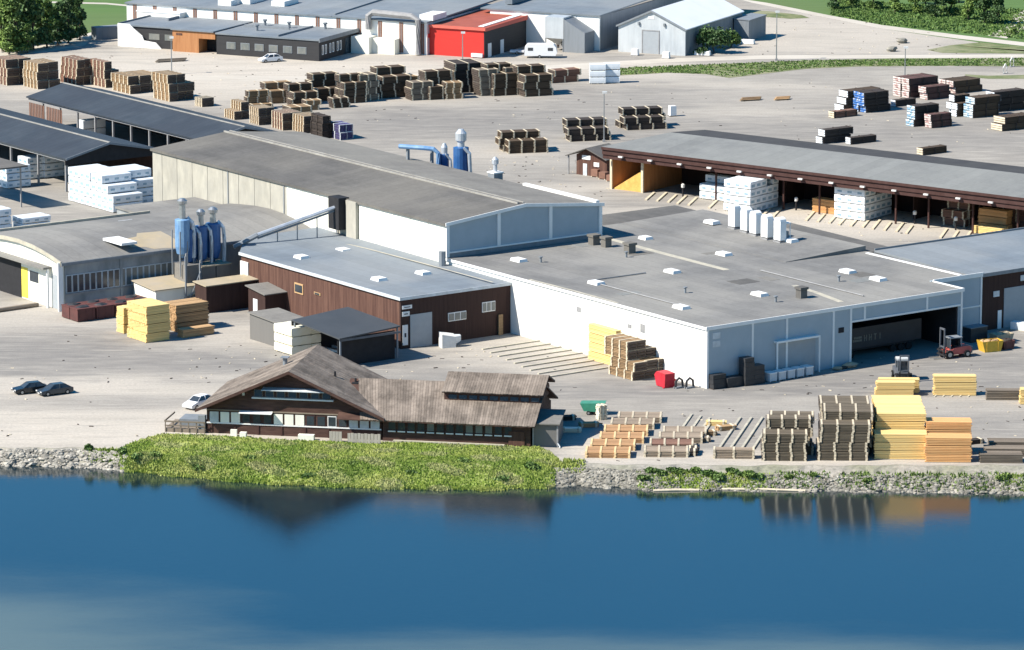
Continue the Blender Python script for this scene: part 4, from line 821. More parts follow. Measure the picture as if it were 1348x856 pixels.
q = MB(); q.box(4.0, WD - .5, 0, WLn, WD - .25, 7.75); q.build('rear_wall', 'brown_dark', t)
for k, x_ in enumerate((0, 6.2)):
    sk = 4.1 if x_ == 0 else 0; q = MB(); q.prism([(x_ - .12, .3), (x_ + .12, .3), (x_ + .12 + sk, WD - .55), (x_ - .12 + sk, WD - .55)], 0, [6.9, 6.9, 7.7, 7.7]); q.build('side_wall', 'warm_in', t)
    q = MB(); q.box(x_ - .2, 0, 0, x_ + .2, .28, 5.3); q.build('post', 'sticker', t)
for k in range(1, 9):
    x_ = 6.2 + k * 12.0
    q = MB(); q.prism([(x_ - .1, 6.0), (x_ + .1, 6.0), (x_ + .1, WD - .55), (x_ - .1, WD - .55)], 0, [7.2, 7.2, 7.7, 7.7]); q.build('partition', 'brown_dark', t)
for x_ in (20, 26.5, 33, 39.8, 46.5, 54, 60, 68, 76, 84, 92, 100):
    q = MB(); q.box(x_ - .12, 1.0, 0, x_ + .12, 1.25, 6.9); q.build('post', 'darkbrown', t)
for k in range(13):
    q = MB(); q.box(2.8 + k * 5.8, -1.95, 5.75, 3.6 + k * 5.8, -1.6, 6.0); q.build('lamp_housing', 'lamp', t)
q = MB(); q.prism([(.2, .4), (6.0, .4), (6.0, 7.5), (3.0, 7.5)], -.01, [.05, 3.6, 4.4, .4]); tag(q.build('wood_chip_heap', 'chips'), 'heap of bright yellow wood chips in the first bay of the warehouse', 'wood chips')
o_ = bpy.data.objects['wood_chip_heap']; o_.location = WF.o; o_.rotation_euler = (0, 0, WF.a)
# lean-to brown hut at its left end
hf = Frame(G(803, 240), -36.8)
u_, v_ = hf.loc(G(752, 229)); 
t = thing('brown_hut', 'small brown hut with dark roof and white sign left of the open warehouse', 'hut', G(757, 230), R(-36.8))
q = MB(); q.box(0, .4, 0, 6.2, 5.2, 3.4); q.build('wall', 'brown_clad', t)
q = MB(); thick_roof(q, [(-1.6, -.6), (2.6, -.6), (2.6, 6), (-1.6, 6)], [3.2, 4.8, 4.8, 3.2], .15); thick_roof(q, [(2.62, -.6), (6.8, -.6), (6.8, 6), (2.62, 6)], [4.8, 3.2, 3.2, 4.8], .15); q.build('roof', 'felt_dark', t)
q = MB(); q.box(1.2, .3, 2.7, 2.9, .39, 3.4); q.box(3.6, .3, 1.7, 4.7, .39, 2.4); q.build('sign', 'white_trim', t)
q = MB(); q.box(-1.3, -.3, 0, -1.1, -.1, 3.2); q.build('post', 'pole', t); q = MB(); q.box(1.4, .32, 0, 2.2, .39, 2.0); q.build('door', 'bin', t)
q = MB(); q.ext_y([(0, 3.4), (6.2, 3.4), (2.6, 4.6)], .4, .6); q.build('gable', 'brown_clad', t)
for k in range(3):
    p = G(778 + k * 10, 233 + k * 3); b_ = thing('brown_crate', 'brown crate number %s along the wall of the small brown hut' % ('one from the left', 'two from the left', 'three, nearest the warehouse post')[k], 'crate', p, R(-36.8), 'brown crates by the hut')
    q = MB(); q.box(0, 0, .15, 1.3, 1.2, 1.3 - .1 * k); q.build('box', 'red_t', b_); q = MB(); q.box(0, 0, 0, .15, 1.2, .15); q.box(1.15, 0, 0, 1.3, 1.2, .15); q.build('skid', 'sticker', b_)

# ---- back row of buildings
BF = Frame(G(420, 81), -25.5)
t = thing('black_office', 'low black clad office with pale roof and strip of white framed windows', 'office', BF.o, BF.a)
q = MB(); q.box(-22.8, 0, 0, 0, 17.5, 3.95); q.build('wall', 'black_clad', t)
q = MB(); q.box(-23.2, -.2, 3.96, .15, 17.7, 4.25); rf = q.build('roof', 'felt_blue', t)
q = MB(); q.box(.15, -.3, 3.7, .3, 17.8, 4.5); q.box(-9.5, .5, 4.26, -9.2, 15, 4.6); q.box(-22, 10, 4.26, -12, 10.3, 4.7); q.build('parapet', 'dark_side', t)
for k in range(6):
    w_ = MB(); w_.box(-20.5 + k * 3.15, -.08, 1.2, -18.5 + k * 3.15, -.004, 2.6); w_ = w_.build('window', 'dark_side', t)
    q = MB(); q.box(-20.35 + k * 3.15, -.12, 1.3, -18.65 + k * 3.15, -.084, 2.5); q.build('pane', 'glass_pale', w_)
for k in range(6):
    w_ = MB(); w_.box(.004, 1.2 + k * 1.25 + (k // 2) * .6, 1.1, .07, 1.9 + k * 1.25 + (k // 2) * .6, 3.0); w_ = w_.build('window', 'white_trim', t)
    q = MB(); q.box(.074, 1.3 + k * 1.25 + (k // 2) * .6, 1.3, .1, 1.6 + k * 1.25 + (k // 2) * .6, 2.8); q.build('pane', 'glass', w_)
for k in range(2):
    q = MB(); q.box(.004, 11 + k * 3, .2, .06, 13.3 + k * 3, 3.2); q.build('window', 'glass', t)
for a, b_ in ((-17, 6), (-13, 12), (-6, 14), (-19, 13)):
    q = MB(); q.lathe([(.3, 4.2), (.3, 5.2), (.5, 5.25), (.5, 5.5)], a, b_, 8); q.build('roof_vent', 'dark_side', rf)
t = thing('timber_entrance_block', 'orange timber clad entrance block with dark recess at the left end of the black office', 'building', BF.w(-32.6, -.2), BF.a)
q = MB(); q.box(0, 0, 0, 5.9, 8, 4.25); q.box(5.9, .0, 2.9, 9.6, 8, 4.25); q.box(5.95, 3.5, 0, 9.5, 8, 2.88); q.build('wall', 'orange_wood', t)
q = MB(); q.box(5.95, 3.3, 0, 9.3, 3.48, 2.85); q.build('recess', 'dark', t)
q = MB(); q.box(-.3, -.3, 4.26, 9.35, 16, 4.5); q.build('roof', 'felt_blue', t)
q = MB(); q.box(.8, -.05, 3.3, 2.2, -.004, 3.7); q.build('sign', 'brown_clad', t)
t = thing('cut_wall_office', 'black clad office wing behind a white screen wall with a stepped slanting edge', 'office', BF.w(-45.5, .8), BF.a)
q = MB(); q.box(0, 1.0, 0, 12.8, 18, 4.1); q.build('wall', 'black_clad', t)
q = MB(); q.box(-.3, .7, 4.12, 12.6, 18.3, 4.4); q.build('roof', 'felt_blue', t); q = MB(); q.box(-.45, .7, 3.9, -.32, 18.3, 4.7); q.box(-.4, 18.35, 3.9, 12.6, 18.5, 4.8); q.box(6, 9, 4.42, 6.3, 16, 4.9); q.build('parapet', 'dark_side', t)
q = MB(); q.ext_y([(-.4, 0), (9.6, 0), (8.3, 1.2), (5.6, 1.5), (5.2, 2.4), (3.2, 3.8), (2.4, 4.6), (-.4, 4.6)], .3, .55); q.build('screen_wall', 'white_wall', t)
for k in range(2): q = MB(); q.box(6.4 + k * 3.6, .93, 1.7, 8.8 + k * 3.6, .995, 2.9); q.build('window', 'glass_pale', t)
t = thing('white_annex', 'small plain white annex at the far left end of the offices', 'building', BF.w(-49, 14), BF.a)
q = MB(); q.box(0, 0, 0, 10, 10, 5.2); q.build('wall', 'white_wall', t); q = MB(); q.box(-.1, -.1, 5.22, 10.1, 10.1, 5.45); q.build('roof', 'white_roof', t)
t = thing('dark_container', 'dark container by the trees left of the white annex', 'container', G(127, 53), R(30))
q = MB(); q.box(0, 0, 0, 6, 2.4, 2.5); q.build('body', 'dark_side', t); q = MB(); q.box(6.004, .1, .1, 6.06, 2.3, 2.4); q.build('door', 'pole', t)

# red building
RF = Frame(G(637, 77), -25.5)
t = thing('red_building', 'bright red clad building with red roof and dark shaded side', 'building', RF.o, RF.a)
q = MB(); q.box(-12.4, 0, 0, 0, 26.5, 5.5); q.build('wall', 'red_clad', t)
q = MB(); q.box(.004, .02, 0, .1, 26.4, 5.4); q.build('side_cladding', 'black_clad', t)
q = MB(); thick_roof(q, [(-12.6, -.2), (.3, -.2), (.3, 26.7), (-12.6, 26.7)], [5.85, 5.85, 6.1, 6.1], .28); rf = q.build('roof', 'red_roof', t)
q = MB(); q.prism([(-12.75, -.35), (.45, -.35), (.45, -.21), (-12.75, -.21)], 5.45, 6.0); q.prism([(-12.75, -.2), (-12.61, -.2), (-12.61, 26.7), (-12.75, 26.7)], 5.45, [6, 6, 6.25, 6.25]); q.prism([(.31, -.2), (.45, -.2), (.45, 26.7), (.31, 26.7)], 5.3, [6, 6, 6.25, 6.25]); q.prism([(-12.75, 26.71), (.45, 26.71), (.45, 26.85), (-12.75, 26.85)], 5.6, 6.3); q.build('fascia', mat('salmon fascia', (.6, .14, .1), (.55, .12, .09)), t)
q = MB(); q.prism([(-2.2, 2), (-1.0, 2), (-1.0, 24), (-2.2, 24)], [5.88, 5.88, 6.09, 6.09], [5.98, 5.98, 6.2, 6.2]); q.build('skylight', 'white_trim', rf)
for a in (1.6, 7.2): q = MB(); q.box(.104, a, 0, .16, a + 1.5, 2.7); q.build('door', 'white_trim', t)
q = MB(); q.box(-2.6, -.4, .2, -.2, -.004, .9); q.build('bench', 'white_trim', t)
q = MB(); q.lathe([(.45, 3.4), (.45, 4.2)], -12.2, -.3, 10); q.build('wall_lamp', 'red_clad', t)

# white factory, left block
FF = Frame(G(562, 73), -25.5)
t = thing('white_factory', 'long white factory with red striped pillars and pale blue roof behind the offices', 'factory', FF.o, FF.a)
q = MB(); q.box(-68, 0, 0, 0, .4, 6.3); q.build('wall', 'white_wall', t)
q = MB(); q.box(-68, .42, 0, -67.6, 60, 6.3); q.box(-.4, .42, 0, 0, 60, 6.3); q.build('wall', 'silver_clad', t)
q = MB(); thick_roof(q, [(-68.3, -.3), (-21, -.3), (-21, 68), (-68.3, 68)], [6.6, 6.6, 7.4, 7.4], .28); rf = q.build('roof', 'felt_blue', t)
q = MB(); thick_roof(q, [(-20.9, -.3), (.2, -.3), (.2, 66), (-20.9, 66)], [6.62, 6.62, 8.2, 8.2], .28); q.build('roof', 'felt_blue', t)
q = MB(); q.prism([(-21.2, 1), (-20.8, 1), (-20.8, 64), (-21.2, 64)], 6.4, [6.9, 6.9, 8.6, 8.6]); q.build('firewall', 'dark_side', rf)
for k in range(15):
    a = -66.5 + k * 4.65
    q = MB(); q.box(a, -.08, .2, a + .34, -.004, 6.2); q.box(a + .5, -.08, .2, a + .84, -.004, 6.2); q.build('pillar_stripe', 'red_t', t)
    q = MB(); q.box(a + .35, -.05, .2, a + .49, -.004, 6.2); q.build('pillar', 'dark_side', t)
for x, y in ((375, 4), (305, 3), (330, 1), (570, 22)):
    u_, v_ = FF.loc(G(x, y, 7)); q = MB(); q.box(u_ - 1.5, v_ - 3, 6.6, u_ + 1.5, v_ + 3, 7.7); q.build('roof_hood', 'white_trim', rf)
q = MB(); q.tube([FF.w(0, 0) * 0 + Vector((-12.5, -.8, 4.5)), Vector((-12.5, -.8, 7.2)), Vector((-11.5, -.6, 7.9)), Vector((-3, -.6, 7.6)), Vector((-1.5, -.8, 7)), Vector((-1.5, -.8, .2))], .65, 8); q.build('extraction_duct', 'pole', t)
q = MB(); q.box(-15, -3.5, 0, -11, -.1, 3.3); q.box(-11, -2.2, 0, -6, -.1, 3.0); q.build('lean_to', 'cream_panel', t)
# right block
FR = Frame(G(789, 67), -25.5)
t = thing('white_factory_block', 'factory block with white wall and dark red stripe beside the gabled shed', 'factory', FR.o, FR.a)
q = MB(); q.box(-24, 0, 0, 0, .4, 6.8); q.build('wall', 'white_wall', t)
q = MB(); q.box(-.4, .42, 0, 0, 62, 6.8); q.build('wall', 'dark_side', t)
q = MB(); thick_roof(q, [(-26, -.3), (.25, -.3), (.25, 62.5), (-26, 62.5)], [7.1, 7.1, 8.4, 8.4], .28); q.build('roof', 'felt_blue', t)
for a in (-9.2, -5.6): q = MB(); q.box(a, -.08, .3, a + .5, -.004, 6.6); q.build('pillar_stripe', 'red_t' if a < -6 else 'bin', t)
q = MB(); q.box(-12, -.08, 0, -6, -.004, .8); q.build('plinth', 'pole', t)
q = MB(); q.box(-23, 5, 7.4, -21.5, 60, 8.6); q.build('parapet', 'felt_blue', t)
# hopper by the red building
t = thing('steel_hopper', 'grey steel hopper tower on legs between the red building and the caravan', 'hopper', G(732, 68), R(-25.5))
q = MB(); q.box(-2.4, 0, 2.6, 1.6, 4, 6.8); q.build('bin', 'silver_clad', t)
q = MB(); q.prism([(-2.4, 0), (1.6, 0), (1.6, 4), (-2.4, 4)], 2.58, 2.6); q.add([(-2.4, 0, 2.6), (1.6, 0, 2.6), (1.6, 4, 2.6), (-2.4, 4, 2.6), (-.4, 2, 1.0)], [(0, 1, 4), (1, 2, 4), (2, 3, 4), (3, 0, 4)]); q.build('funnel', 'steel', t)
q = MB(); [q.box(a, b_, 0, a + .2, b_ + .2, 2.6) for a in (-2.4, 1.4) for b_ in (0, 3.8)]; q.build('leg', 'dark_side', t)
q = MB(); q.prism([(1.7, 0), (6.2, 0), (6.2, 5), (1.7, 5)], 0, [6.5, 4.0, 4.0, 6.5]); q.build('side_bunker', 'dark_side', t)

# gabled grey shed
GF = Frame(G(902, 74), -25.5)
t = thing('grey_gabled_shed', 'galvanised gabled shed with brilliant white roof and grey gate', 'shed', GF.o, GF.a)
gw = 14.4
q = MB(); q.ext_y([(-gw, 0), (0, 0), (0, 5.2), (-gw / 2, 8.4), (-gw, 5.2)], 0, .3); q.build('gable_wall', 'silver_clad', t)
q = MB(); q.box(-.3, .32, 0, 0, 29, 5.1); q.box(-gw, .32, 0, -gw + .3, 29, 5.1); q.build('wall', 'dark_side', t)
q = MB(); thick_roof(q, [(-gw / 2, -.3), (.3, -.3), (.3, 29.3), (-gw / 2, 29.3)], [8.7, 5.3, 5.3, 8.7], .18); q.build('roof', 'white_roof', t)
q = MB(); thick_roof(q, [(-gw - .3, -.3), (-gw / 2 - .01, -.3), (-gw / 2 - .01, 29.3), (-gw - .3, 29.3)], [5.3, 8.7, 8.7, 5.3], .18); q.build('roof', 'white_roof', t)
q = MB()
for (a, za), (b_, zb) in (((-gw - .35, 5.3), (-gw / 2, 8.7)), ((-gw / 2, 8.7), (.35, 5.3))): q.prism([(a, -.42), (b_, -.42), (b_, -.303), (a, -.303)], [za - .35, zb - .35, zb - .35, za - .35], [za, zb, zb, za])
q.build('bargeboard', 'dark_side', t)
q = MB(); q.box(-9.3, -.1, 0, -9.1, -.004, 4.7); q.box(-5.7, -.1, 0, -5.5, -.004, 4.7); q.box(-9.1, -.1, 4.5, -5.7, -.004, 4.7); q.build('gate_frame', 'pole', t)
q = MB(); q.box(-9.08, -.05, 0, -5.72, -.004, 4.48); q.build('gate', 'door_grey', t)
for a in (-10.1, -4.6): q = MB(); q.box(a, -.35, 5.6, a + .35, -.004, 6.2); q.build('lamp_housing', 'dark_side', t)
q = MB(); q.box(-8.0, -.06, 6.9, -6.7, -.004, 7.4); q.build('sign', 'white_trim', t)
t = thing('dark_lean_to', 'dark lean-to at the far end of the galvanised gabled shed', 'shed', GF.w(.3, 24), GF.a)
q = MB(); q.box(0, 0, 0, 3.2, 9, 4.2); q.build('wall', 'dark_side', t); q = MB(); q.prism([(-.05, -.1), (3.4, -.1), (3.4, 9.1), (-.05, 9.1)], [4.3, 4.21, 4.21, 4.3], [4.5, 4.35, 4.35, 4.5]); q.build('roof', 'dark_side', t)

# ---- the wooden house by the river
CF = Frame(G(381, 578), -10.5)
t = thing('wooden_house', 'big dark brown wooden house with broad weathered board gable roof beside the river', 'house', CF.o, CF.a)
EL, ER, AP, DEP = -11.9, 12.0, 8.6, 16.3
slopeL = (AP - 3.3) / (0 - EL); slopeR = (AP - 3.1) / ER
# main block walls
q = MB(); q.prism([(-10.9, 1.4), (0, 1.4), (11.4, 1.4), (11.4, 1.7), (0, 1.7), (-10.9, 1.7)], 0, [AP - slopeL * 10.9 - .3, AP - .3, AP - slopeR * 11.4 - .3, AP - slopeR * 11.4 - .3, AP - .3, AP - slopeL * 10.9 - .3]); q.build('gable_wall', 'chalet_wall', t)
q = MB(); q.box(-10.9, 1.72, 0, -10.6, DEP - .8, 3.3); q.prism([(-10.5, DEP - 1.1), (0, DEP - 1.1), (11.4, DEP - 1.1), (11.4, DEP - .8), (0, DEP - .8), (-10.5, DEP - .8)], 0, [3.4, AP - .3, 3.1, 3.1, AP - .3, 3.4]); q.build('wall', 'chalet_wall', t)
def board_roof(q, x0, x1, zfun, y0, y1, along='x', bw=.34, rr=random.Random(4), th=.07):
    """boards laid down the slope; zfun(x,y) gives the surface"""
    pass
def slope_boards(name, parent, A, B, Cc, D, nb, m='chalet_roof', seed=1, jit=.03, th=.09):
    # A-B eave edge, D-C ridge edge (A below D); boards run from eave to ridge
    rr = random.Random(seed); A, B, Cc, D = [Vector(p) for p in (A, B, Cc, D)]; q = MB(); nrm = (B - A).cross(D - A).normalized()
    if nrm.z < 0: nrm = -nrm
    for k in range(nb):
        a, b_ = k / nb, (k + .93) / nb; e = rr.uniform(-.012, .012); h = rr.uniform(0, jit)
        P = [A.lerp(B, a), A.lerp(B, b_), D.lerp(Cc, b_), D.lerp(Cc, a)]
        P[0] = P[0] + (P[0] - P[3]).normalized() * rr.uniform(0, .1); P[1] = P[1] + (P[1] - P[2]).normalized() * rr.uniform(0, .1)
        q.add([tuple(p - nrm * th) for p in P] + [tuple(p + nrm * h) for p in P], [(3, 2, 1, 0), (4, 5, 6, 7), (0, 1, 5, 4), (1, 2, 6, 5), (2, 3, 7, 6), (3, 0, 4, 7)])
    q.build('roof_boards', m, parent, kind='stuff')
zL = lambda x: AP + slopeL * x; zR = lambda x: AP - slopeR * x
q = MB(); q.prism([(EL, -.1), (0, -.1), (0, DEP), (EL, DEP)], [3.3 - .25, AP - .25, AP - .25, 3.3 - .25], [3.3 - .1, AP - .1, AP - .1, 3.3 - .1]); q.prism([(0.01, -.1), (ER, -.1), (ER, DEP), (0.01, DEP)], [AP - .25, 3.1 - .25, 3.1 - .25, AP - .25], [AP - .1, 3.0, 3.0, AP - .1]); rf = q.build('roof', 'chalet_wall', t)
slope_boards('l', rf, (EL, DEP, 3.3), (EL, -.1, 3.3), (0, -.1, AP), (0, DEP, AP), 44, seed=2)
slope_boards('r', rf, (ER, -.1, 3.1), (ER, DEP, 3.1), (0, DEP, AP), (0, -.1, AP), 44, seed=3)
q = MB()
for (a, za), (b_, zb) in (((EL - .1, 3.3), (0, AP)), ((0, AP), (ER + .1, 3.1))): q.prism([(a, -.25), (b_, -.25), (b_, -.12), (a, -.12)], [za - .35, zb - .35, zb - .35, za - .35], [za + .03, zb + .03, zb + .03, za + .03])
q.build('bargeboard', 'chalet_wall', t)
q = MB(); q.tube([(-2.6, 9, zL(-2.6) - .2), (-2.6, 9, zL(-2.6) + .9)], .3, 8); q.box(-3.1, 8.5, zL(-2.6) + .9, -2.1, 9.5, zL(-2.6) + 1.0); q.build('chimney', 'dark_side', rf)
for a, b_, s in ((6.8, 7.5, .4), (11.0, 10.5, .45), (4.3, 6.9, .15)):
    q = MB(); q.box(a - s, b_ - s, zR(a) - .3, a + s, b_ + s, zR(a) + s); q.tube([(a, b_, zR(a)), (a, b_, zR(a) + s + .5)], .14, 6); q.build('roof_vent', 'dark', rf)
# ground-floor and upper windows of the gable front
FY = 1.4
q = MB(); q.box(-10.9, FY - .1, 1.28, 11.4, FY - .004, 1.44); q.build('sill', 'white_trim', t)
q = MB(); q.box(-10.9, FY - .12, 2.95, 11.4, FY - .004, 3.1); q.build('string_course', 'grey_t', t)
pat = 'WBWWDDDDWWWDDOdWWW'
x_ = -10.5
for k, ch in enumerate('wWWdddWWWddOdwww'):
    wd = 1.12; a = x_ + k * 1.37
    if ch in 'Ww':
        q = MB(); q.box(a, FY - .08, 1.46, a + wd, FY - .004, 2.78); q.build('window_blind', 'cream_panel' if ch == 'W' else 'bin', t)
    else:
        w_ = MB(); w_.box(a, FY - .07, 1.46, a + wd, FY - .004, 2.8); w_ = w_.build('window', 'darkbrown' if ch == 'd' else 'white_trim', t)
        q = MB(); q.box(a + .1, FY - .1, 1.56, a + wd - .1, FY - .074, 2.7); q.build('pane', 'glass', w_)
q = MB(); q.prism([(-6.6, .5), (-2.4, .5), (-2.4, FY - .02), (-6.6, FY - .02)], [2.85, 2.85, 2.95, 2.95], [2.95, 2.95, 3.1, 3.1]); q.build('awning', 'white_trim', t)
q = MB(); q.box(-5.0, FY - .5, 4.75, 5.4, FY - .004, 4.9); q.build('sill', 'white_trim', t)
q = MB(); q.prism([(-3.6, .2), (4.4, .2), (4.4, FY - .02), (-3.6, FY - .02)], [5.95, 5.95, 6.05, 6.05], [6.05, 6.05, 6.2, 6.2]); q.build('awning', 'bin', t)
for k in range(7):
    w_ = MB(); w_.box(-4.8 + k * 1.45, FY - .07, 4.92, -3.7 + k * 1.45, FY - .004, 5.85); w_ = w_.build('window', 'grey_t', t)
    q = MB(); q.box(-4.72 + k * 1.45, FY - .1, 4.98, -3.78 + k * 1.45, FY - .074, 5.8); q.build('pane', 'glass', w_)
q = MB(); q.box(-6.3, FY - .1, 5.0, -6.0, FY - .004, 5.7); q.build('wall_lamp', 'lamp', t)
for k in range(8):
    q = MB(); q.box(-10.4 + k * 3.0, FY - .1, 0, -10.2 + k * 3.0, FY - .004, 1.27); q.build('post', 'darkbrown', t)
# terrace on the left
q = MB(); q.box(-16.2, 1.0, 0, -11.0, 6, .5); q.build('terrace', 'grey_t', t)
for k in range(6): q = MB(); q.box(-16.2 + k * 1.0, .9, 0, -16.08 + k * 1.0, 1.0, 1.5); q.build('railing_post', 'grey_t', t)
q = MB(); q.box(-16.2, .84, 1.3, -11.0, .9, 1.5); q.box(-16.2, .84, .8, -11.0, .9, .95); q.box(-16.3, 1, 1.3, -16.2, 6, 1.5); q.build('railing', 'grey_t', t)
q = MB(); q.box(-14.6, 2, .5, -11.2, 5, 1.5); q.box(-12, 1.2, .5, -11.1, 1.9, 2.2); q.build('terrace_furniture', 'dark_side', t)
q = MB()
for k in range(10): q.box(7.6 + k * .42, -.9, 0, 7.97 + k * .42, -.8, 1.25 + .05 * (k % 2))
for k in range(4): q.box(5.2 + k * .4, -.5, 0, 5.57 + k * .4, -.4, 1.3)
q.build('fence_board', 'silver_clad' if 0 else mat('bleached boards', (.4, .37, .32), (.3, .28, .24), (2, 2, .4), isl=.15), t)
q = MB(); q.box(1.2, -.5, 0, 3.2, .2, .7); q.box(-7.6, .2, 0, -6.8, .6, .8); q.box(-6.3, -.3, 0, -5.5, .4, .6); q.build('wood_stack', 'cream_panel', t)
# the long wing
WX0, WX1, EZW, RGZ, WDp = 11.6, 31.0, 2.9, 6.25, 8.3
q = MB(); q.box(WX0, 1.2, 0, WX1 - .8, 1.5, EZW - .2); q.build('wall', 'chalet_wall', t); q = MB(); q.box(WX0, 2 * WDp - 1, 0, WX1 - .8, 2 * WDp - .7, EZW - .2)
q.build('wall', 'chalet_wall', t)
q = MB(); q.ext_x([(1.52, 0), (2 * WDp - 1.02, 0), (2 * WDp - 1.02, EZW - .2), (WDp, RGZ - .3), (1.52, EZW - .2)], WX1 - 1.1, WX1 - .8); q.build('gable_wall', 'chalet_wall', t)
q = MB(); q.ext_x([(0, EZW - .2), (WDp, RGZ - .2), (2 * WDp, EZW - .2), (2 * WDp, EZW - .08), (WDp, RGZ - .08), (0, EZW - .08)], 6.0, WX1); rf = q.build('roof', 'chalet_wall', t)
slope_boards('w', rf, (9.0, 0, EZW), (WX1, 0, EZW), (WX1, WDp, RGZ), (7.0, WDp, RGZ), 66, seed=5)
slope_boards('wb', rf, (WX1, 2 * WDp, EZW), (12.5, 2 * WDp, EZW), (7, WDp, RGZ), (WX1, WDp, RGZ), 60, seed=6)
# raised clerestory
CX0, CX1 = 18.5, 31.3
q = MB(); q.box(CX0 + .2, 4.6, 4.4, CX1 - .6, 4.8, 5.75); q.build('clerestory_wall', 'chalet_wall', t)
q = MB(); q.ext_x([(4.2, 5.72), (WDp, 7.35), (12.6, 5.72), (12.6, 5.84), (WDp, 7.47), (4.2, 5.84)], CX0, CX1); r3 = q.build('roof', 'chalet_wall', t)
slope_boards('c', r3, (CX0, 4.1, 5.93), (CX1, 4.1, 5.93), (CX1, WDp, 7.56), (CX0, WDp, 7.56), 38, seed=7)
slope_boards('cb', r3, (CX1, 12.7, 5.93), (CX0, 12.7, 5.93), (CX0, WDp, 7.56), (CX1, WDp, 7.56), 38, seed=8)
q = MB(); q.ext_x([(4.9, 4.5), (11.8, 4.5), (11.8, 5.7), (WDp, 7.2), (4.9, 5.7)], CX1 - .8, CX1 - .6); q.ext_x([(4.9, 4.5), (11.8, 4.5), (11.8, 5.7), (WDp, 7.2), (4.9, 5.7)], CX0 + .2, CX0 + .3); q.build('clerestory_gable', 'chalet_wall', t)
for k in range(9): q = MB(); q.box(CX0 + .8 + k * 1.3, 4.54, 4.95, CX0 + 1.8 + k * 1.3, 4.595, 5.45); q.build('window', 'glass', t)
q = MB(); q.box(WX0 + .2, 1.1, 1.25, WX1 - 3, 1.19, 1.38); q.build('sill', 'darkbrown', t)
for k in range(13):
    a = 12.3 + k * 1.22; 
    w_ = MB(); w_.box(a, 1.13, 1.42, a + 1.0, 1.194, 2.55); w_ = w_.build('window', 'chalet_wall', t)
    q = MB(); q.box(a + .08, 1.1, 1.5, a + .92, 1.126, 2.5); q.build('pane', 'glass' if k not in (4, 8, 9, 10) else 'glass_pale', w_)
    q = MB(); q.box(a, 1.02, 1.2, a + .95, 1.09, 1.36); q.build('window_ledge', 'white_trim', t)
q = MB(); q.box(13, .7, 0, 27, 1.15, .22); q.build('plinth', 'seam', t)
q = MB(); q.box(27.5, 1.05, 0, 29.5, 1.19, 1.9); q.build('door', 'brown_clad', t)
# grey bin shed next to it
p = G(702, 588); SF = Frame(p, -7)
t = thing('grey_bin_shed', 'small grey boarded shed with slanting grey roof at the right end of the wooden house', 'shed', SF.o, SF.a)
q = MB(); q.prism([(0, 0), (3.0, 0), (3.0, 6.3), (0, 6.3)], 0, [2.8, 2.8, 3.1, 3.1]); q.build('wall', 'grey_shed', t)
q = MB(); thick_roof(q, [(-.25, -.35), (3.3, -.35), (3.3, 6.6), (-.25, 6.6)], [3.0, 3.0, 3.3, 3.3], .14); q.build('roof', 'felt_mid', t)
q = MB(); q.box(2.9, -.1, 0, 3.1, -.004, 2.7); q.box(-.1, -.1, 0, .1, -.004, 2.7); q.build('corner_board', 'pole', t)
q = MB(); q.tube([(3.05, -.1, .5), (3.3, -.3, .2), (3.4, -.6, .05)], .08, 6); q.build('downpipe', 'bin', t)

# ------------------------------------------------------------------ timber packages
PK = {}
def pkg_meshes(L, W, Hh, m, var, nst, sm):
    key = (round(L, 1), round(W, 1), round(Hh, 2), m, var, nst, sm)
    if key in PK: return PK[key]
    rr = random.Random(hash((L, W, Hh, var)) & 0xffff); nl = max(3, round(Hh / .2)); nb = max(3, round(W / .32)); q = MB(); ph = Hh / nl
    q.box(-L / 2 + .15, -W / 2 + .1, .1, L / 2 - .15, W / 2 - .1, Hh - ph * .4)
    for i in range(nl):
        for j in range(nb):
            x0 = -L / 2 + rr.uniform(-.04, .12); x1 = L / 2 - rr.uniform(-.04, .16); y0 = -W / 2 + j * W / nb
            if (0 < j < nb - 1) and i < nl - 1: 
                q.add([(x1, y0 + .01, i * ph + .08), (x1, y0 + W / nb - .02, i * ph + .08), (x1, y0 + W / nb - .02, i * ph + ph * .86), (x1, y0 + .01, i * ph + ph * .86)], [(0, 1, 2, 3)])
                q.add([(x0, y0 + .01, i * ph + .08), (x0, y0 + W / nb - .02, i * ph + .08), (x0, y0 + W / nb - .02, i * ph + ph * .86), (x0, y0 + .01, i * ph + ph * .86)], [(3, 2, 1, 0)])
            else:
                dy = rr.uniform(-.02, .02); q.box(x0, y0 + .01 + dy, i * ph + .07, x1, y0 + W / nb - .02 + dy, i * ph + ph * .88)
    body = q.mesh('boards'); body.materials.append(M[m]); st = []
    for k in range(nst):
        s = MB(); c = -L / 2 + L * (k + .5) / nst if nst != 2 else (-L / 2 + .4 if k == 0 else L / 2 - .4)
        if nst >= 3: c = -L / 2 + .12 + (L - .24) * k / (nst - 1)
        for i in range(nl):
            e = rr.uniform(-.05, .05); s.box(c - .13 + e, -W / 2 - .07, i * ph + .01, c + .13 + e, -W / 2 + .0, i * ph + ph * .95); s.box(c - .13 + e, W / 2, i * ph + .01, c + .13 + e, W / 2 + .07, i * ph + ph * .95)
        s.box(c - .12, -W / 2 - .05, Hh - ph * .1, c + .12, W / 2 + .05, Hh + .03)
        s.box(c - .09, -W / 2, -.0, c + .09, W / 2, .08)
        me = s.mesh('sticker_column'); me.materials.append(M[sm]); st.append(me)
    PK[key] = (body, st); return PK[key]
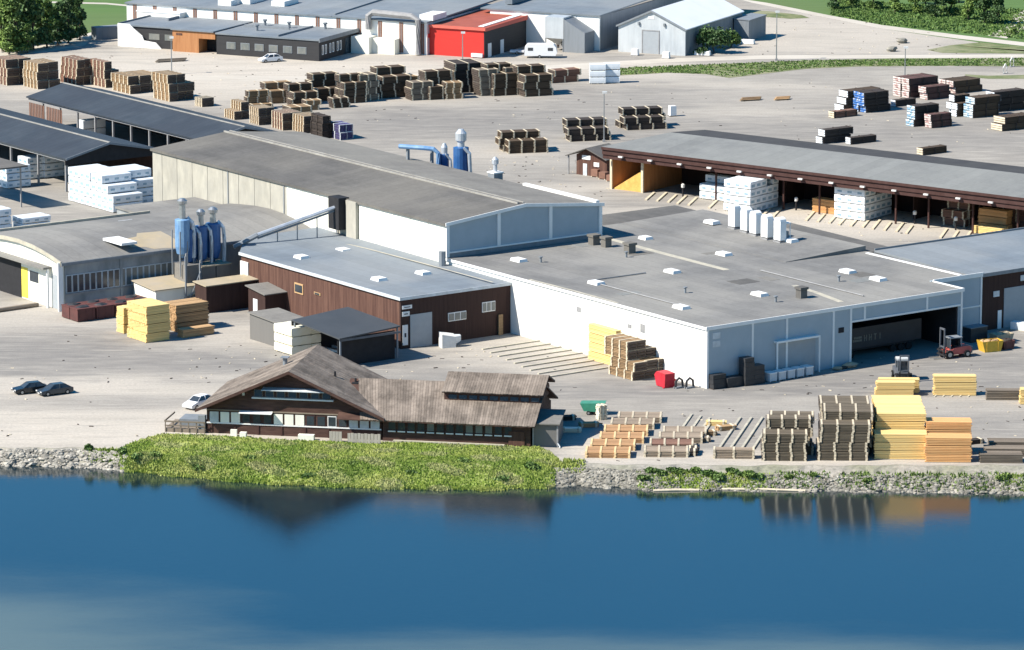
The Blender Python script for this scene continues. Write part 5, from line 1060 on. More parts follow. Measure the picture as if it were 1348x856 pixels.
def package(loc, yaw, L, W, Hh, m, label, group, nst=4, sm='sticker', name='timber_package', var=0, endm=None):
    t = thing(name, label, 'timber package', loc, yaw, group); body, st = pkg_meshes(L, W, Hh, m, var, nst, sm)
    link('boards', body, t, kind='stuff')
    for s in st: link('sticker_column', s, t, kind='stuff')
    if endm:
        k_ = ('end', round(W, 1), round(Hh, 1), round(L, 1), endm)
        if k_ not in PK:
            PK[k_] = []
            for x0, x1 in ((-L / 2 - .12, -L / 2 - .05), (L / 2 + .05, L / 2 + .12)):
                q = MB(); h_ = Hh / 3
                for i in range(3): q.box(x0 - .02 * i, -W / 2 + .02, .08 + i * h_, x1 - .02 * i, W / 2 - .02, (i + 1) * h_ - .02)
                PK[k_].append(q.mesh('end_sheet')); PK[k_][-1].materials.append(M[endm])
        for me in PK[k_]: link('end_sheet', me, t, kind='stuff')
    return t
TIER = {1: [''], 2: ['bottom', 'top'], 3: ['bottom', 'middle', 'top'], 4: ['bottom', 'second', 'third', 'top'], 5: ['bottom', 'second', 'middle', 'fourth', 'top']}
def ordn(k, n_): return '' if n_ == 1 else (['front', 'back'] if n_ == 2 else ['front', 'middle', 'back'] if n_ == 3 else ['front', 'second', 'third', 'back'] if n_ == 4 else ['front', 'second', 'third', 'fourth', 'back'])[k]
PCOUNT = 0
rp = random.Random(99)
def pile(px, py, yaw, a, b, Hp, axis, heights, m, desc, group, nst=4, sm='sticker', jit=.25, var0=0, gap=0.0, endm=None):
    """a along the right-hand face, b along the left-hand face; heights = tiers per column, Hp = package height"""
    if m in ('pine', 'pine_o'): jit = min(jit, .1)
    global PCOUNT
    f = Frame(G(px, py), yaw); nc = len(heights)
    for c, nt_ in enumerate(heights):
        for k in range(nt_):
            mm = m if isinstance(m, str) else m[(c + k) % len(m)]
            if axis == 'r': L, W = a, b / nc - .06 - gap; x, y, yw = a / 2 + rp.uniform(-jit, jit), (c + .5) * b / nc, f.a
            else: L, W = b, a / nc - .06 - gap; x, y, yw = (c + .5) * a / nc, b / 2 + rp.uniform(-jit, jit), f.a + math.pi / 2
            tier = TIER[max(nt_, 1)][k]; row = ordn(c, nc)
            lab = ' '.join(z_ for z_ in (tier, row, desc) if z_)
            package(f.w(x, y, k * (Hp + .03)), yw + rp.uniform(-.012, .012), L, W, Hp, mm, lab, group, nst, sm, var=(PCOUNT + var0) % 2, endm=endm); PCOUNT += 1
SQ = 'stickered timber packages piled in the upper yard'
# top-left piles (long side lit, ends in shade)
for px_, py_, a, b, hs, m, d in (
    (9, 113, 5.2, 5.2, (3, 3), 'red_t', 'tan packages at the far left edge of the upper yard'),
    (50, 118, 4.6, 5.2, (3, 3), 'tan_t', 'tan packages, second pile from the left edge'),
    (101, 113, 3.2, 6.0, (3, 3), 'red_t', 'reddish packages behind the tip of the dark blue roof'),
    (139, 116, 3.0, 5.6, (3, 2), 'red_t', 'reddish packages left of the pale topped pile'),
    (170, 124, 6.8, 6.2, (2, 2, 2), 'tan_t', 'pale topped tan packages behind the dark blue roof'),
    (222, 134, 5.4, 5.6, (3, 3, 2), 'tan_t', 'tan packages in the tall pile beyond the blue roof'),
    (265, 141, 2.5, 2.4, (1,), 'grey_t', 'single low grey stack beyond the ridge of the blue roof')):
    pile(px_, py_, 36, a, b, 1.6, 'l', hs, m, d, SQ, nst=5, jit=.4, endm='shade_ends')
for px_, py_, a, b, hs, m, d in (
    (308, 158, 3.0, 4.0, (1, 2), 'tan_t', 'tan packages in the leftmost pile of the near cluster'),
    (340, 165, 3.0, 3.5, (2, 2), 'tan_t', 'tan packages, second pile of the near cluster'),
    (372, 172, 3.8, 4.2, (2, 2), 'red_t', 'reddish packages close behind the hall corner'),
    (400, 176, 3.4, 4.2, (2, 2), 'tan_t', 'pale striped packages left of the dark green ones'),
    ):
    pile(px_, py_, 30, a, b, 1.5, 'l', hs, m, d, SQ, nst=5, endm='shade_ends')
M['purple'] = mat('purple wrapped timber', (.05, .045, .13), (.1, .09, .18), (2, 2, 2), isl=.3)
pile(425, 183, 30, 3.0, 4.4, 1.3, 'l', (3, 2), 'dark_t', 'dark greenish packages left of the purple wrapped stack', SQ, nst=3, sm='dark_t')
pile(448, 185, 30, 2.6, 4.4, 1.3, 'l', (2, 2), 'purple', 'purple blue packages at the near end of the cluster', SQ, nst=3, sm='bin')
# long ridge of weathered piles: (x, y, a, b, package height, tiers, material, words)
for px_, py_, a, b, ph, hs, m, d in (
    (330, 146, 4.0, 3.0, 1.1, (1, 3), 'tan_t', 'weathered packages at the left tip of the long ridge'),
    (356, 137, 5.2, 4.6, 1.15, (2, 3), 'tan_t', 'weathered packages where the long ridge begins'),
    (386, 140, 4.8, 4.6, 1.2, (2, 3), 'brown_t', 'banded brown packages, third pile of the ridge'),
    (418, 134, 5.2, 5.0, 1.15, (2, 4), 'brown_t', 'crumbling brown packages, fourth pile of the ridge'),
    (452, 137, 4.6, 3.6, 1.25, (3, 4), 'brown_t', 'brown packages above a pale bearer, fifth pile of the ridge'),
    (474, 134, 3.6, 3.6, 1.2, (4,), 'grey_t', 'grey brown packages, sixth pile of the ridge'),
    (502, 130, 5.8, 5.6, 1.3, (3, 4), 'brown_t', 'dark brown packages, tallest pile left of centre'),
    (541, 133, 4.2, 3.0, 1.1, (3,), 'grey_t', 'low loose packages stepping down before the red building'),
    (567, 132, 5.4, 5.4, 1.2, (2, 4), 'brown_t', 'loosely stepped packages below the red front'),
    (600, 123, 5.4, 5.6, 1.35, (4,), 'dark_t', 'dark packages right below the red building front'),
    (632, 127, 4.0, 3.0, 1.2, (4,), 'grey_t', 'grey brown packages left of the square brown pile'),
    (650, 127, 5.0, 5.6, 1.35, (3, 4), 'brown_t', 'square brown packages left of the tallest banded pile'),
    (690, 128, 5.6, 5.6, 1.3, (3, 4), 'brown_t', 'pale banded packages, last tall pile of the ridge'),
    (728, 110, 5.6, 2.6, 1.2, (2,), 'red_t', 'low reddish packages left of the white blocks')):
    pile(px_, py_, 22 + (int(px_) % 5) * 1.5, a, b, ph, 'r', hs, m, d, SQ, nst=3, jit=.35, endm='shade_ends')
for px_, py_, a, b, ph, hs, m, d in (
    (402, 146, 3.0, 2.2, .9, (2,), 'tan_t', 'small tan packages in front of the crumbling fourth pile'),
    (438, 143, 3.2, 2.2, .9, (2,), 'brown_t', 'small brown packages in front of the fifth pile'),
    (524, 128, 4.0, 3.6, 1.2, (3,), 'tan_t', 'tan brown packages between the tallest and the stepped pile'),
    (588, 131, 3.2, 2.6, 1.0, (3,), 'tan_t', 'tan brown packages before the dark pile at the red building'),
    (667, 124, 3.4, 3.6, 1.2, (4,), 'grey_t', 'grey packages between the square and the banded pile'),
    (383, 158, 4.2, 3.4, 1.1, (2,), 'tan_t', 'tan packages in the gap between ridge and near cluster')):
    pile(px_, py_, 16 + (int(px_) % 7) * 2, a, b, ph, 'r', hs, m, d, SQ, nst=3, jit=.35, endm='shade_ends')
# three piles standing free
for px_, py_, a, b, hs, m, d in (
    (666, 203, 7.0, 5.0, (2, 3), 'brown_t', 'weathered packages right of the rear cyclone'),
    (750, 187, 7.4, 5.6, (2, 3), 'dark_t', 'weathered dark packages by the lamp mast'),
    (824, 172, 7.4, 5.6, (2, 3), 'dark_t', 'weathered dark packages left of the white tank')):
    pile(px_, py_, 14, a, b, 1.1, 'r', hs, m, d, SQ, nst=4, jit=.7)
# right-hand far yard: rows with shaded long side
M['teal'] = mat('pale blue end sheets', (.16, .3, .42), (.6, .65, .65), (1.5, 1.5, 2.5), isl=.3, lo=.45, hi=.55)
M['maroon'] = mat('maroon bundled timber', (.1, .05, .045), (.14, .08, .065), (2, 2, 2), isl=.25)
FQ = 'timber packages on the far right yard'
for px_, py_, a, b, hs, m, d, em in (
    (1114, 147, 7.4, 2.6, (3,), 'brown_t', 'brown packages at the left end of the far right yard', 'wrap'),
    (1140, 149, 5.6, 3.4, (3, 3), 'dark_t', 'blue ended dark packages on the far right yard', 'blue_wrap'),
    (1178, 141, 4.6, 1.4, (1,), 'dark_t', 'low dark package right of the blue ended ones', 'wrap'),
    (1196, 130, 6.8, 4.4, (3, 3), 'maroon', 'pink ended packages in the rearmost row', 'pinkish'),
    (1222, 132, 5.4, 2.2, (2,), 'maroon', 'maroon packages before the pink ended pile', 'pinkish'),
    (1257, 124, 6.4, 4.0, (2, 2), 'brown_t', 'grey topped packages, rearmost pile to the right', 'pinkish'),
    (1206, 167, 5.4, 2.2, (3,), 'dark_t', 'teal ended packages in the middle row', 'teal'),
    (1228, 169, 4.6, 1.8, (2,), 'maroon', 'lower packages right beside the teal ended pile', 'pinkish'),
    (1262, 154, 3.4, 3.0, (2, 3), 'brown_t', 'white ended packages in the second row', 'wrap'),
    (1282, 156, 6.0, 2.6, (3,), 'brown_t', 'pale blue ended packages right of the white ended pile', 'teal'),
    (1312, 148, 7.0, 2.4, (3,), 'dark_t', 'dark long packages near the right edge of the picture', 'wrap'),
    (1322, 173, 6.4, 3.0, (2,), 'brown_t', 'brown packages cut by the right edge of the picture', 'sticker'),
    (1084, 190, 6.2, 1.8, (2,), 'dark_t', 'dark packages peeping over the warehouse roof, left', 'wrap'),
    (1118, 191, 5.6, 1.4, (1,), 'dark_t', 'low dark package peeping over the warehouse roof, centre', 'wrap'),
    (1214, 205, 5.2, 1.6, (1,), 'brown_t', 'low brown package peeping over the warehouse roof, right', 'sticker'),
    (1100, 156, 5.2, 1.6, (1,), 'red_t', 'low reddish package before the blue ended pile', 'sticker')):
    if 'pinkish' not in M: M['pinkish'] = mat('pale pink end paint', (.6, .52, .48), (.3, .16, .15), (1.5, 1.5, 2.5), isl=.3, lo=.5, hi=.6)
    pile(px_, py_, 35, a, b, 1.2, 'r', hs, m, d, FQ, nst=3, sm='dark_t', endm=em, jit=.5)
# low boards lying about
for px_, py_, a, m, lab in ((975, 134, 4, 'tan_t', 'few loose pale boards lying on the far yard'), (1020, 133, 3, 'pine_t', 'small loose stack of pale boards right of the first on the far yard'), (205, 83, 6, 'grey_t', 'long trestle of dark boards on the sandy yard before the offices')):
    t = thing('board_stack', lab, 'boards', G(px_, py_), R(20))
    for k in range(3): q = MB(); q.box(k * .4, k * .5, .15 + .12 * k, a + k * .3, k * .5 + .5, .3 + .12 * k); q.build('board', m, t)
    q = MB(); q.box(.6, -.1, 0, .8, 1.7, .14); q.box(a - .6, -.1, 0, a - .4, 1.7, .14); q.build('bearer', 'dark_t', t)

# ---- front yard piles along the quay
FY_ = 'timber packages along the quay'
M['ochre_t'] = mat('ochre boards', (.5, .3, .15), (.36, .2, .1), (.6, 5, 5), rough=.85, isl=.25, obj=.06)
M['pine_s'] = mat('pale pine battens', (.8, .6, .33), (.7, .5, .26), (2, 2, 2), isl=.15)
M['ash_t'] = mat('ash grey boards', (.34, .27, .2), (.24, .19, .14), (.6, 5, 5), rough=.9, isl=.22, obj=.06)
M['umber_t'] = mat('umber boards', (.165, .135, .095), (.11, .09, .065), (.6, 5, 5), rough=.9, isl=.22, obj=.08)
row = 0
for k, (px_, py_) in enumerate(((768, 603), (778, 593), (787, 583.5), (796, 574), (804, 565), (812, 556.5))):
    for j in range(1):
        pile(px_, py_, -3, 5.5, 3.2, .75, 'r', (1,), 'ochre_t' if k < 4 else 'ash_t', 'low orange boards, %s row of six on the quay beside the wooden house' % ('nearest', 'second', 'third', 'fourth', 'fifth', 'farthest')[k], FY_, nst=4, sm='pine_s' if k < 4 else 'sticker')
for k, (px_, py_) in enumerate(((848, 602), (856, 592.5), (865, 583.5), (873, 576))):
    pile(px_, py_, -3, 5.4, 3.0, .8, 'r', (1,), 'ash_t' if k != 1 else 'red_t', 'low grey boards, %s row of four right of the orange rows' % ('nearest', 'second', 'third', 'farthest')[k], FY_, nst=4)
pile(903, 601, -3, 1.5, 3, .7, 'r', (1, 1), 'dark_t', 'short dark offcuts at the right end of the grey rows', FY_, nst=2)
pile(937, 604, -3, 5.0, 1.6, 1.15, 'r', (1,), 'ash_t', 'grey boards alone at the near end of the bearer tracks', FY_, nst=3)
pile(1005, 607, -3, 5.3, 2.6, 1.12, 'r', (3,), 'umber_t', 'brown package, lower front of the first tall quay pile', FY_, nst=4, endm='shade_ends')
pile(1011, 599, -3, 5.3, 4.4, 1.12, 'r', (4, 4), 'umber_t', 'brown package, rear of the first tall quay pile', FY_, nst=4, endm='shade_ends')
pile(1077, 606.5, -3, 6.0, 2.6, 1.12, 'r', (4,), 'umber_t', 'brown package, front of the tallest brown quay pile', FY_, nst=4, endm='shade_ends')
pile(1081, 600, -3, 6.0, 9.0, 1.09, 'r', (5, 5), 'umber_t', 'brown package, body of the tallest brown quay pile', FY_, nst=4, endm='shade_ends')
pile(1150, 605, -2, 6.5, 2.6, 1.05, 'r', (3,), 'pine', 'bright yellow timber in the low front step of the yellow quay pile', FY_, nst=0)
pile(1152, 598, -2, 6.1, 10.5, 1.0, 'r', (5, 5), 'pine', 'bright yellow timber in the body of the yellow quay pile', FY_, nst=0)
pile(1217, 609, -2, 5.7, 2.6, 1.02, 'r', (3,), 'pine_o', 'orange timber at the near front of the orange quay pile', FY_, nst=0)
pile(1218, 599, -2, 5.7, 2.6, 1.02, 'r', (4,), 'pine_o', 'orange timber at the back of the orange quay pile', FY_, nst=0)
for k, (px_, py_) in enumerate(((1292, 610), (1297, 601), (1302, 592))):
    pile(px_, py_, -2, 5.3, 2.2, 1.1 if k == 0 else 1.0, 'r', (1,), 'grey_t', 'low brown grey boards, %s row at the right end of the quay' % ('nearest', 'second', 'farthest')[k], FY_, nst=0)
pile(1152, 522, -2, 5.1, 1.5, .92, 'r', (2,), 'pine', 'yellow timber in the low pile below the dark forklift', FY_, nst=0, jit=.1)
pile(1155, 518, -2, 5.4, 1.5, .92, 'r', (2,), 'pine', 'yellow timber in the second row below the dark forklift', FY_, nst=0, jit=.5)
pile(1228, 521, -2, 5.6, 1.6, .85, 'r', (3,), 'pine', 'yellow timber in the separate pile right of the dark forklift', FY_, nst=0, jit=.5)
pile(1296, 527, -2, 4.6, 1.6, 1.3, 'r', (1,), 'grey_t', 'brown boards in the low stack right of the yellow piles', FY_, nst=0)
pile(1343, 533, -2, 4.6, 1.6, 1.0, 'r', (2,), 'pine', 'yellow timber cut by the right edge of the picture', FY_, nst=0)
# yellow piles before the old mill
YQ = 'sawn timber piles before the old sawmill'
pile(193, 452, 35.8, 3.9, 5.2, 1.25, 'r', (4,), 'pine', 'yellow timber in the tall left pile before the sawmill', YQ, nst=0)
bpy.data.objects
pile(240, 446, 35.8, 5.2, 1.6, 1.2, 'r', (1,), 'pine_t', 'tan timber in the front step of the right pile before the sawmill', YQ, nst=0)
pile(233, 438, 35.8, 5.4, 3.6, 1.25, 'r', (3, 3), 'pine_t', 'tan timber in the back of the right pile before the sawmill', YQ, nst=0)
pile(163, 440, 35.8, 1.6, 2.0, 1.2, 'l', (3,), 'pine', 'yellow timber in the narrow stepped end left of the tall pile', YQ, nst=0)
# piles against the white wall
WQ = 'timber piles against the white hall wall'
pile(811, 484, 35.8, 1.0, 6.4, 1.22, 'l', (4,), 'pine', 'smooth yellow boards leaning flush with the white wall', WQ, nst=0, jit=0)
pile(834, 502, 35.8, 6.2, 5.2, 1.2, 'l', (2, 2, 2), 'tan_t', 'stickered timber in the lower front of the pile by the white wall', WQ, nst=4, endm='shade_ends')
f_ = Frame(G(834, 502), 35.8)
for c in range(4):
    for k in range(2 if c < 1 else 3 - min(c, 2)):
        x, y = 1.6 + c * 1.5, 4.2; package(f_.w(x - .6, y, 2.46 + k * 1.23), f_.a + math.pi / 2, 5.0, 1.45, 1.2, 'tan_t' if c < 2 else 'dark_t', '%s upper package, column %s, stickered pile by the white wall' % (('lower', 'higher')[min(k, 1)], ('nearest the yellow boards', 'second from the yellow boards', 'third from the yellow boards', 'nearest the red tipping skip')[c]), WQ, 4, 'sticker', endm='shade_ends')

# ---- wrapped packages
WR = {}
def wrapped(loc, yaw, L, W, Hh, label, group, m='wrap', marks=True):
    t = thing('wrapped_package', label, 'wrapped package', loc, yaw, group)
    key = (L, W, Hh, m, marks)
    if key not in WR:
        q = MB(); rr = random.Random(int(L * 10)); b = .06
        pr = [(-W / 2 + b, .12), (W / 2 - b, .12), (W / 2, .2), (W / 2 + .02, Hh * .5), (W / 2, Hh - .1), (W / 2 - b, Hh), (0, Hh + .03), (-W / 2 + b, Hh), (-W / 2, Hh - .1), (-W / 2 - .02, Hh * .5), (-W / 2, .2)]
        q.ext_x(pr, -L / 2, L / 2); a = q.mesh('wrapping'); a.materials.append(M[m])
        b_ = []
        for x in (-L * .4, 0, L * .36): q = MB(); q.box(x, -W / 2, 0, x + .12, W / 2, .12); b_.append(q.mesh('bearer')); b_[-1].materials.append(M['sticker'])
        q = MB()
        for i in range(3):
            x = -L / 2 + L * (i + .3) / 3; q.box(x, -W / 2 - .035, Hh * .38, x + L * .14, -W / 2 - .024, Hh * .62); q.box(x, W / 2 + .024, Hh * .38, x + L * .14, W / 2 + .035, Hh * .62)
        for s_ in (-1, 1): q.box(s_ * (L / 2 + .006) - .004, -W * .3, Hh * .3, s_ * (L / 2 + .006) + .004, W * .3, Hh * .65)
        c = q.mesh('print'); c.materials.append(M['wrap_print']); WR[key] = (a, b_, c)
    a, b_, c = WR[key]; link('wrapping', a, t); [link('bearer', bb, t) for bb in b_]
    if marks: link('print', c, t, kind='stuff')
    return t
def wpile(f, x0, y0, L, W, Hh, cols, axis, desc, group, m='wrap', marks=True, gap=.02):
    for c, k_ in enumerate(cols):
        for k in range(k_):
            if axis == 'x': x, y, yw = x0 + L / 2, y0 + (c + .5) * (W + gap), f.a
            else: x, y, yw = x0 + (c + .5) * (W + gap), y0 + L / 2, f.a + math.pi / 2
            n_ = len(cols); col = ordn(c, n_) if n_ <= 5 else 'row %d' % (c + 1)
            if n_ > 5: col = ('first', 'second', 'third', 'fourth', 'fifth', 'sixth', 'seventh', 'eighth', 'ninth')[c]
            lab = ' '.join(z_ for z_ in (TIER[k_][k], col, desc) if z_)
            wrapped(f.w(x + rp.uniform(-.05, .05), y + rp.uniform(-.01, .01), k * (Hh + .02)), yw, L, W, Hh, lab, group, m, marks)
GQ = 'white wrapped packages beside the long hall'
wpile(S, 3.0, 155.6, 5.4, 1.7, 1.36, (2, 3, 4, 4), 'x', 'white wrapped timber stepping up before the black gable', GQ)
wpile(S, 3.0, 162.7, 5.4, 1.7, 1.36, (4, 4, 4, 4), 'x', 'white wrapped timber at the back of the stepped block before the black gable', GQ)
wpile(S, 8.6, 159.0, 4.6, 1.7, 1.36, (3, 4, 4, 4), 'x', 'white wrapped timber beside the stained hall corner', GQ)
u_, v_ = S.px(8, 306, 0); wpile(S, u_ - 4, v_, 5.0, 1.6, 1.2, (3, 3), 'x', 'white wrapped timber at the left edge below the canopy', GQ)
u_, v_ = S.px(30, 304, 0); wpile(S, u_, v_, 5.0, 1.6, .95, (2, 2), 'x', 'white wrapped timber in the low pair by the sawmill roof', GQ)
for x, y, n__ in ((3, 232, 1), (30, 238, 3), (52, 236, 3), (2, 250, 3)):
    u_, v_ = S.px(x, y, 0); wpile(S, u_ + 1, v_, 4.5, 1.6, 1.2, (n__, n__), 'x', 'white wrapped timber under the front blue roof, %s' % {3: 'farthest left', 30: 'left of the grey panel', 52: 'beside the grey panel', 2: 'nearest the canopy post'}[x], GQ)
u_, v_ = S.px(103, 166, 2.4); wpile(S, u_ + 1, v_, 4.5, 1.7, 1.6, (2,), 'x', 'white wrapped timber glowing under the rear blue roof', GQ, marks=False)
f = Frame(G(384, 470), 35.8)
wpile(f, 0.2, .3, 4.4, 1.55, 1.25, (3, 3, 3), 'y', 'cream wrapped timber under the black canopy', 'cream wrapped packages under the canopy', 'wrap_cream', False)
# white wrapped blocks in the upper yard
f = Frame(G(776, 111), 2); wpile(f, 0, 0, 3.0, 1.6, 1.25, (3,), 'x', 'brilliant white wrapped timber, left block by the roadside strip', 'white blocks at the roadside strip', 'wrap', False)
f = Frame(G(795, 110), 2); wpile(f, 0, 0, 3.0, 1.6, 1.25, (3,), 'x', 'brilliant white wrapped timber, right block by the roadside strip', 'white blocks at the roadside strip', 'wrap', False)
# warehouse stock
HQ = 'packages stored in the open warehouse'
def wh(x, y, L, cols, desc, m='wrap', W=1.6, H_=1.25, marks=True): wpile(WF, x, y, L, W, H_, cols, 'x', desc, HQ, m, marks)
def xw(px, py): return WF.loc(G(px, py))
a = xw(921, 262); wh(a[0], a[1], 5.0, (2, 3), 'white wrapped timber left of the tall warehouse stack')
a = xw(955, 277); wh(a[0], a[1] - .5, 5.0, (4, 4, 4, 3, 4), 'white packages in the tall stack at the warehouse mouth')
a = xw(1098, 287); wh(a[0], a[1], 5.6, (4, 4, 3, 4, 4), 'white packages in the tallest stack projecting from the warehouse')
a = xw(1070, 272); pile(1069, 279, -36.8, 4.6, 1.8, 1.1, 'r', (2,), 'pine_o', 'yellow timber left of the tallest white stack in the warehouse', HQ, nst=0)
pile(1281, 307, -36.8, 5.2, 1.8, 1.2, 'r', (1,), 'pine', 'yellow timber in the front of the right hand warehouse bay', HQ, nst=0)
pile(1287, 302, -36.8, 5.2, 1.8, 1.1, 'r', (3,), 'pine_o', 'tan timber behind the yellow package in the right hand bay', HQ, nst=0)
a = xw(1205, 285); wh(a[0], a[1] + 3, 5.2, (2, 3), 'shaded wrapped timber in the bay right of the tallest stack')
a = xw(1240, 290); pile(1240, 296, -36.8, 4.0, 2.6, 1.2, 'r', (2, 3), 'red_t', 'brown timber deep in the second bay from the right', HQ, nst=3)
pile(1320, 300, -36.8, 5.0, 2.6, 1.2, 'r', (4, 4), 'red_t', 'reddish timber at the right edge of the warehouse', HQ, nst=3)
# bollard lamps in front of the warehouse
for k, (x, y) in enumerate(((899, 259), (1048, 277), (1204, 295), (1258, 303))):
    t = thing('bollard', ('leftmost', 'second from left', 'third from left', 'rightmost')[k] + ' white headed bollard before the open warehouse', 'bollard', G(x, y), 0, 'bollards before the warehouse')
    q = MB(); q.lathe([(.14, 0), (.14, 1.5)], n=8); q.build('post', 'dark', t); q = MB(); q.lathe([(.28, 1.5), (.3, 2.0), (.12, 2.15)], n=8); q.build('head', 'lamp', t)
# ground bearers
def bearer(loc, yaw, L, w_=.35, h=.16, label='', group='', m='sticker'):
    q = MB(); q.box(0, 0, 0, L, w_, h); o = q.build('ground_bearer', m); o.location = loc; o.rotation_euler = (0, 0, yaw); tag(o, label, 'bearer', group); return o
for k in range(40):
    x_ = 7.5 + k * 2.05
    if any(abs(x_ - c) < 2.6 for c in (20, 34, 60)) and k % 3: continue
    p = WF.w(x_ + 3.4, -5.2 + (k % 3) * .2); bearer(p, WF.a + R(114), 7.0 + (k % 2), .4, .2, 'pale bearer beam on the sandy ground, one of many before the open warehouse', 'bearer beams before the warehouse')
for k in range(9):
    p0 = G(636 + k * 10.5, 461 + k * 4.6); bearer(p0, SA, 13.2 - .35 * k, .35, .18, ('nearest the house' if k == 8 else 'nearest the brown building' if k == 0 else ('second', 'third', 'fourth', 'middle', 'fourth last', 'third last', 'second last')[k - 1]) + ' concrete strip left of the yellow boards', 'bearer strips by the white wall', 'seam')
for k in range(4):
    bearer(G(893 + k * 12 - (8 if k == 3 else 0), 574 + 2.5 * k), R(79), 12, .3, .16, ('leftmost', 'second', 'third', 'rightmost')[k] + ' long bearer rail behind the grey board rows', 'bearer rails behind the grey rows', 'seam')
for k in range(4):
    bearer(G(948 + k * 15, 592), R(78.5), 17.5, .3, .2, ('leftmost', 'second', 'third', 'rightmost')[k] + ' long bearer rail behind the lone grey package', 'bearer rails behind the lone package', 'seam')
for k in range(5):
    bearer(G(1231 + k * 11, 523), R(70), 3.0, .2, .1, ('leftmost', 'second', 'middle', 'fourth', 'rightmost')[k] + ' short bearer before the separate yellow pile', 'short bearers before the yellow pile', 'seam')
for k in range(4):
    bearer(G(453 + k * 12, 466 - k * 2.2), SA + R(95), 4.5, .25, .3, ('leftmost', 'second', 'third', 'rightmost')[k] + ' white bearer under the edge of the black canopy', 'bearers at the black canopy', 'white_trim')
# scattered pale offcuts next to the bin shed
for k, (x, y, m_, lab) in enumerate(((752, 569, 'wrap_cream', 'pale board pack on the ground by the bin shed'), (775, 562, 'pine_t', 'tan offcut bundle right of the bin shed'), (792, 552, 'wrap_cream', 'upright pale pack before the green wagon'), (943, 560, 'pine', 'small yellow bundle on the bearer tracks'), (930, 573, 'tan_t', 'tan bundle at the left of the bearer tracks'), (955, 566, 'pine_t', 'tan offcuts beside the small yellow bundle'), (922, 581, 'grey_t', 'grey rounded bundle near the lone package'), (745, 553, 'dark_t', 'dark sheet stack behind the bin shed'), (1281, 584, 'dark_t', 'small dark log pile between orange and brown stacks'))):
    package(G(x, y), R(-5 + 13 * (k % 3)), 2.6 if k != 2 else 1.3, 1.1, .6 if k != 2 else 1.9, m_, lab, None, 2, 'sticker', 'offcut_bundle', k % 2)

# ------------------------------------------------------------------ vehicles and yard equipment
def wheel(parent, x, y, r, wd=.22, z=None):
    q = MB(); z = r if z is None else z; q.ext_y([(x + r * math.cos(R(a)), z + r * math.sin(R(a))) for a in range(0, 360, 24)], y - wd / 2, y + wd / 2); w_ = q.build('wheel', 'tyre', parent)
    q = MB(); q.ext_y([(x + r * .55 * math.cos(R(a)), z + r * .55 * math.sin(R(a))) for a in range(0, 360, 45)], y - wd / 2 - .02, y + wd / 2 + .02); q.build('rim', 'steel', w_)
def car(loc, yaw, paint, label, suv=False, L=4.6):
    t = thing('car', label, 'car', loc, yaw, 'parked cars'); W_ = .9; h = .12 if suv else 0; s = L / 4.6
    low = [(-2.3, .32), (-2.2, .25), (2.2, .25), (2.3, .4), (2.28, .62), (2.1, .72), (1.15, .86 + h), (-1.9, .92 + h), (-2.25, .85 + h), (-2.32, .6)]
    q = MB()
    for a, b_ in ((-W_, W_),):
        q.ext_y([(x * s, z) for x, z in low], a + .05, b_ - .05)
    q.ext_y([(x * s, z) for x, z in [(-2.2, .35), (2.15, .35), (2.15, .6), (1.1, .74 + h), (-2.15, .78 + h)]], -W_, W_); q.build('body', paint, t)
    gp = [(1.1, .86 + h), (.35, 1.36 + h), (-1.2, 1.38 + h), (-2.0 if suv else -1.85, .92 + h)]
    q = MB(); n4 = [(x * s, -.78, z) if z < 1 + h else (x * s, -.6, z) for x, z in gp] + [(x * s, .78, z) if z < 1 + h else (x * s, .6, z) for x, z in gp]
    q.add(n4, [(0, 1, 2, 3)[::-1], (4, 5, 6, 7), (0, 4, 5, 1)[::-1], (1, 5, 6, 2)[::-1], (2, 6, 7, 3)[::-1]]); q.build('windows', 'glass', t)
    q = MB(); q.box(-1.22 * s, -.6, 1.37 + h, .36 * s, .6, 1.43 + h, taper=.04)
    for sy in (-1, 1):
        for a, b_ in (((1.1, .86), (.35, 1.37)), ((-.4, .9), (-.45, 1.38)), ((-1.9, .92), (-1.2, 1.38))): q.tube([(a[0] * s, sy * .79, a[1] + h), (b_[0] * s, sy * .61, b_[1] + h)], .045, 4)
    q.build('roof', paint, t)
    for x in (-1.42, 1.4):
        for y in (-.8, .8): wheel(t, x * s, y, .33)
    for y in (-.62, .62):
        q = MB(); q.box(2.24 * s, y - .2, .56, 2.31 * s, y + .2, .7); q.build('headlight', 'lamp', t)
        q = MB(); q.box(-2.34 * s, y - .18, .62, -2.28 * s, y + .18, .82); q.build('tail_light', 'lamp_red', t)
    q = MB(); q.box(2.29 * s, -.26, .36, 2.325 * s, .26, .48); q.build('number_plate', 'lamp', t)
    return t
car(G(40, 517), R(205), 'car_black', 'black car parked on the gravel, left one of the pair')
car(G(72, 519), R(212), 'car_grey', 'dark grey car parked on the gravel, right one of the pair')
car(G(262, 536), R(232), 'car_white', 'white car half hidden behind the roof of the wooden house', True)
car(G(356, 81.5), R(208), 'car_white', 'white estate car before the black office', True)
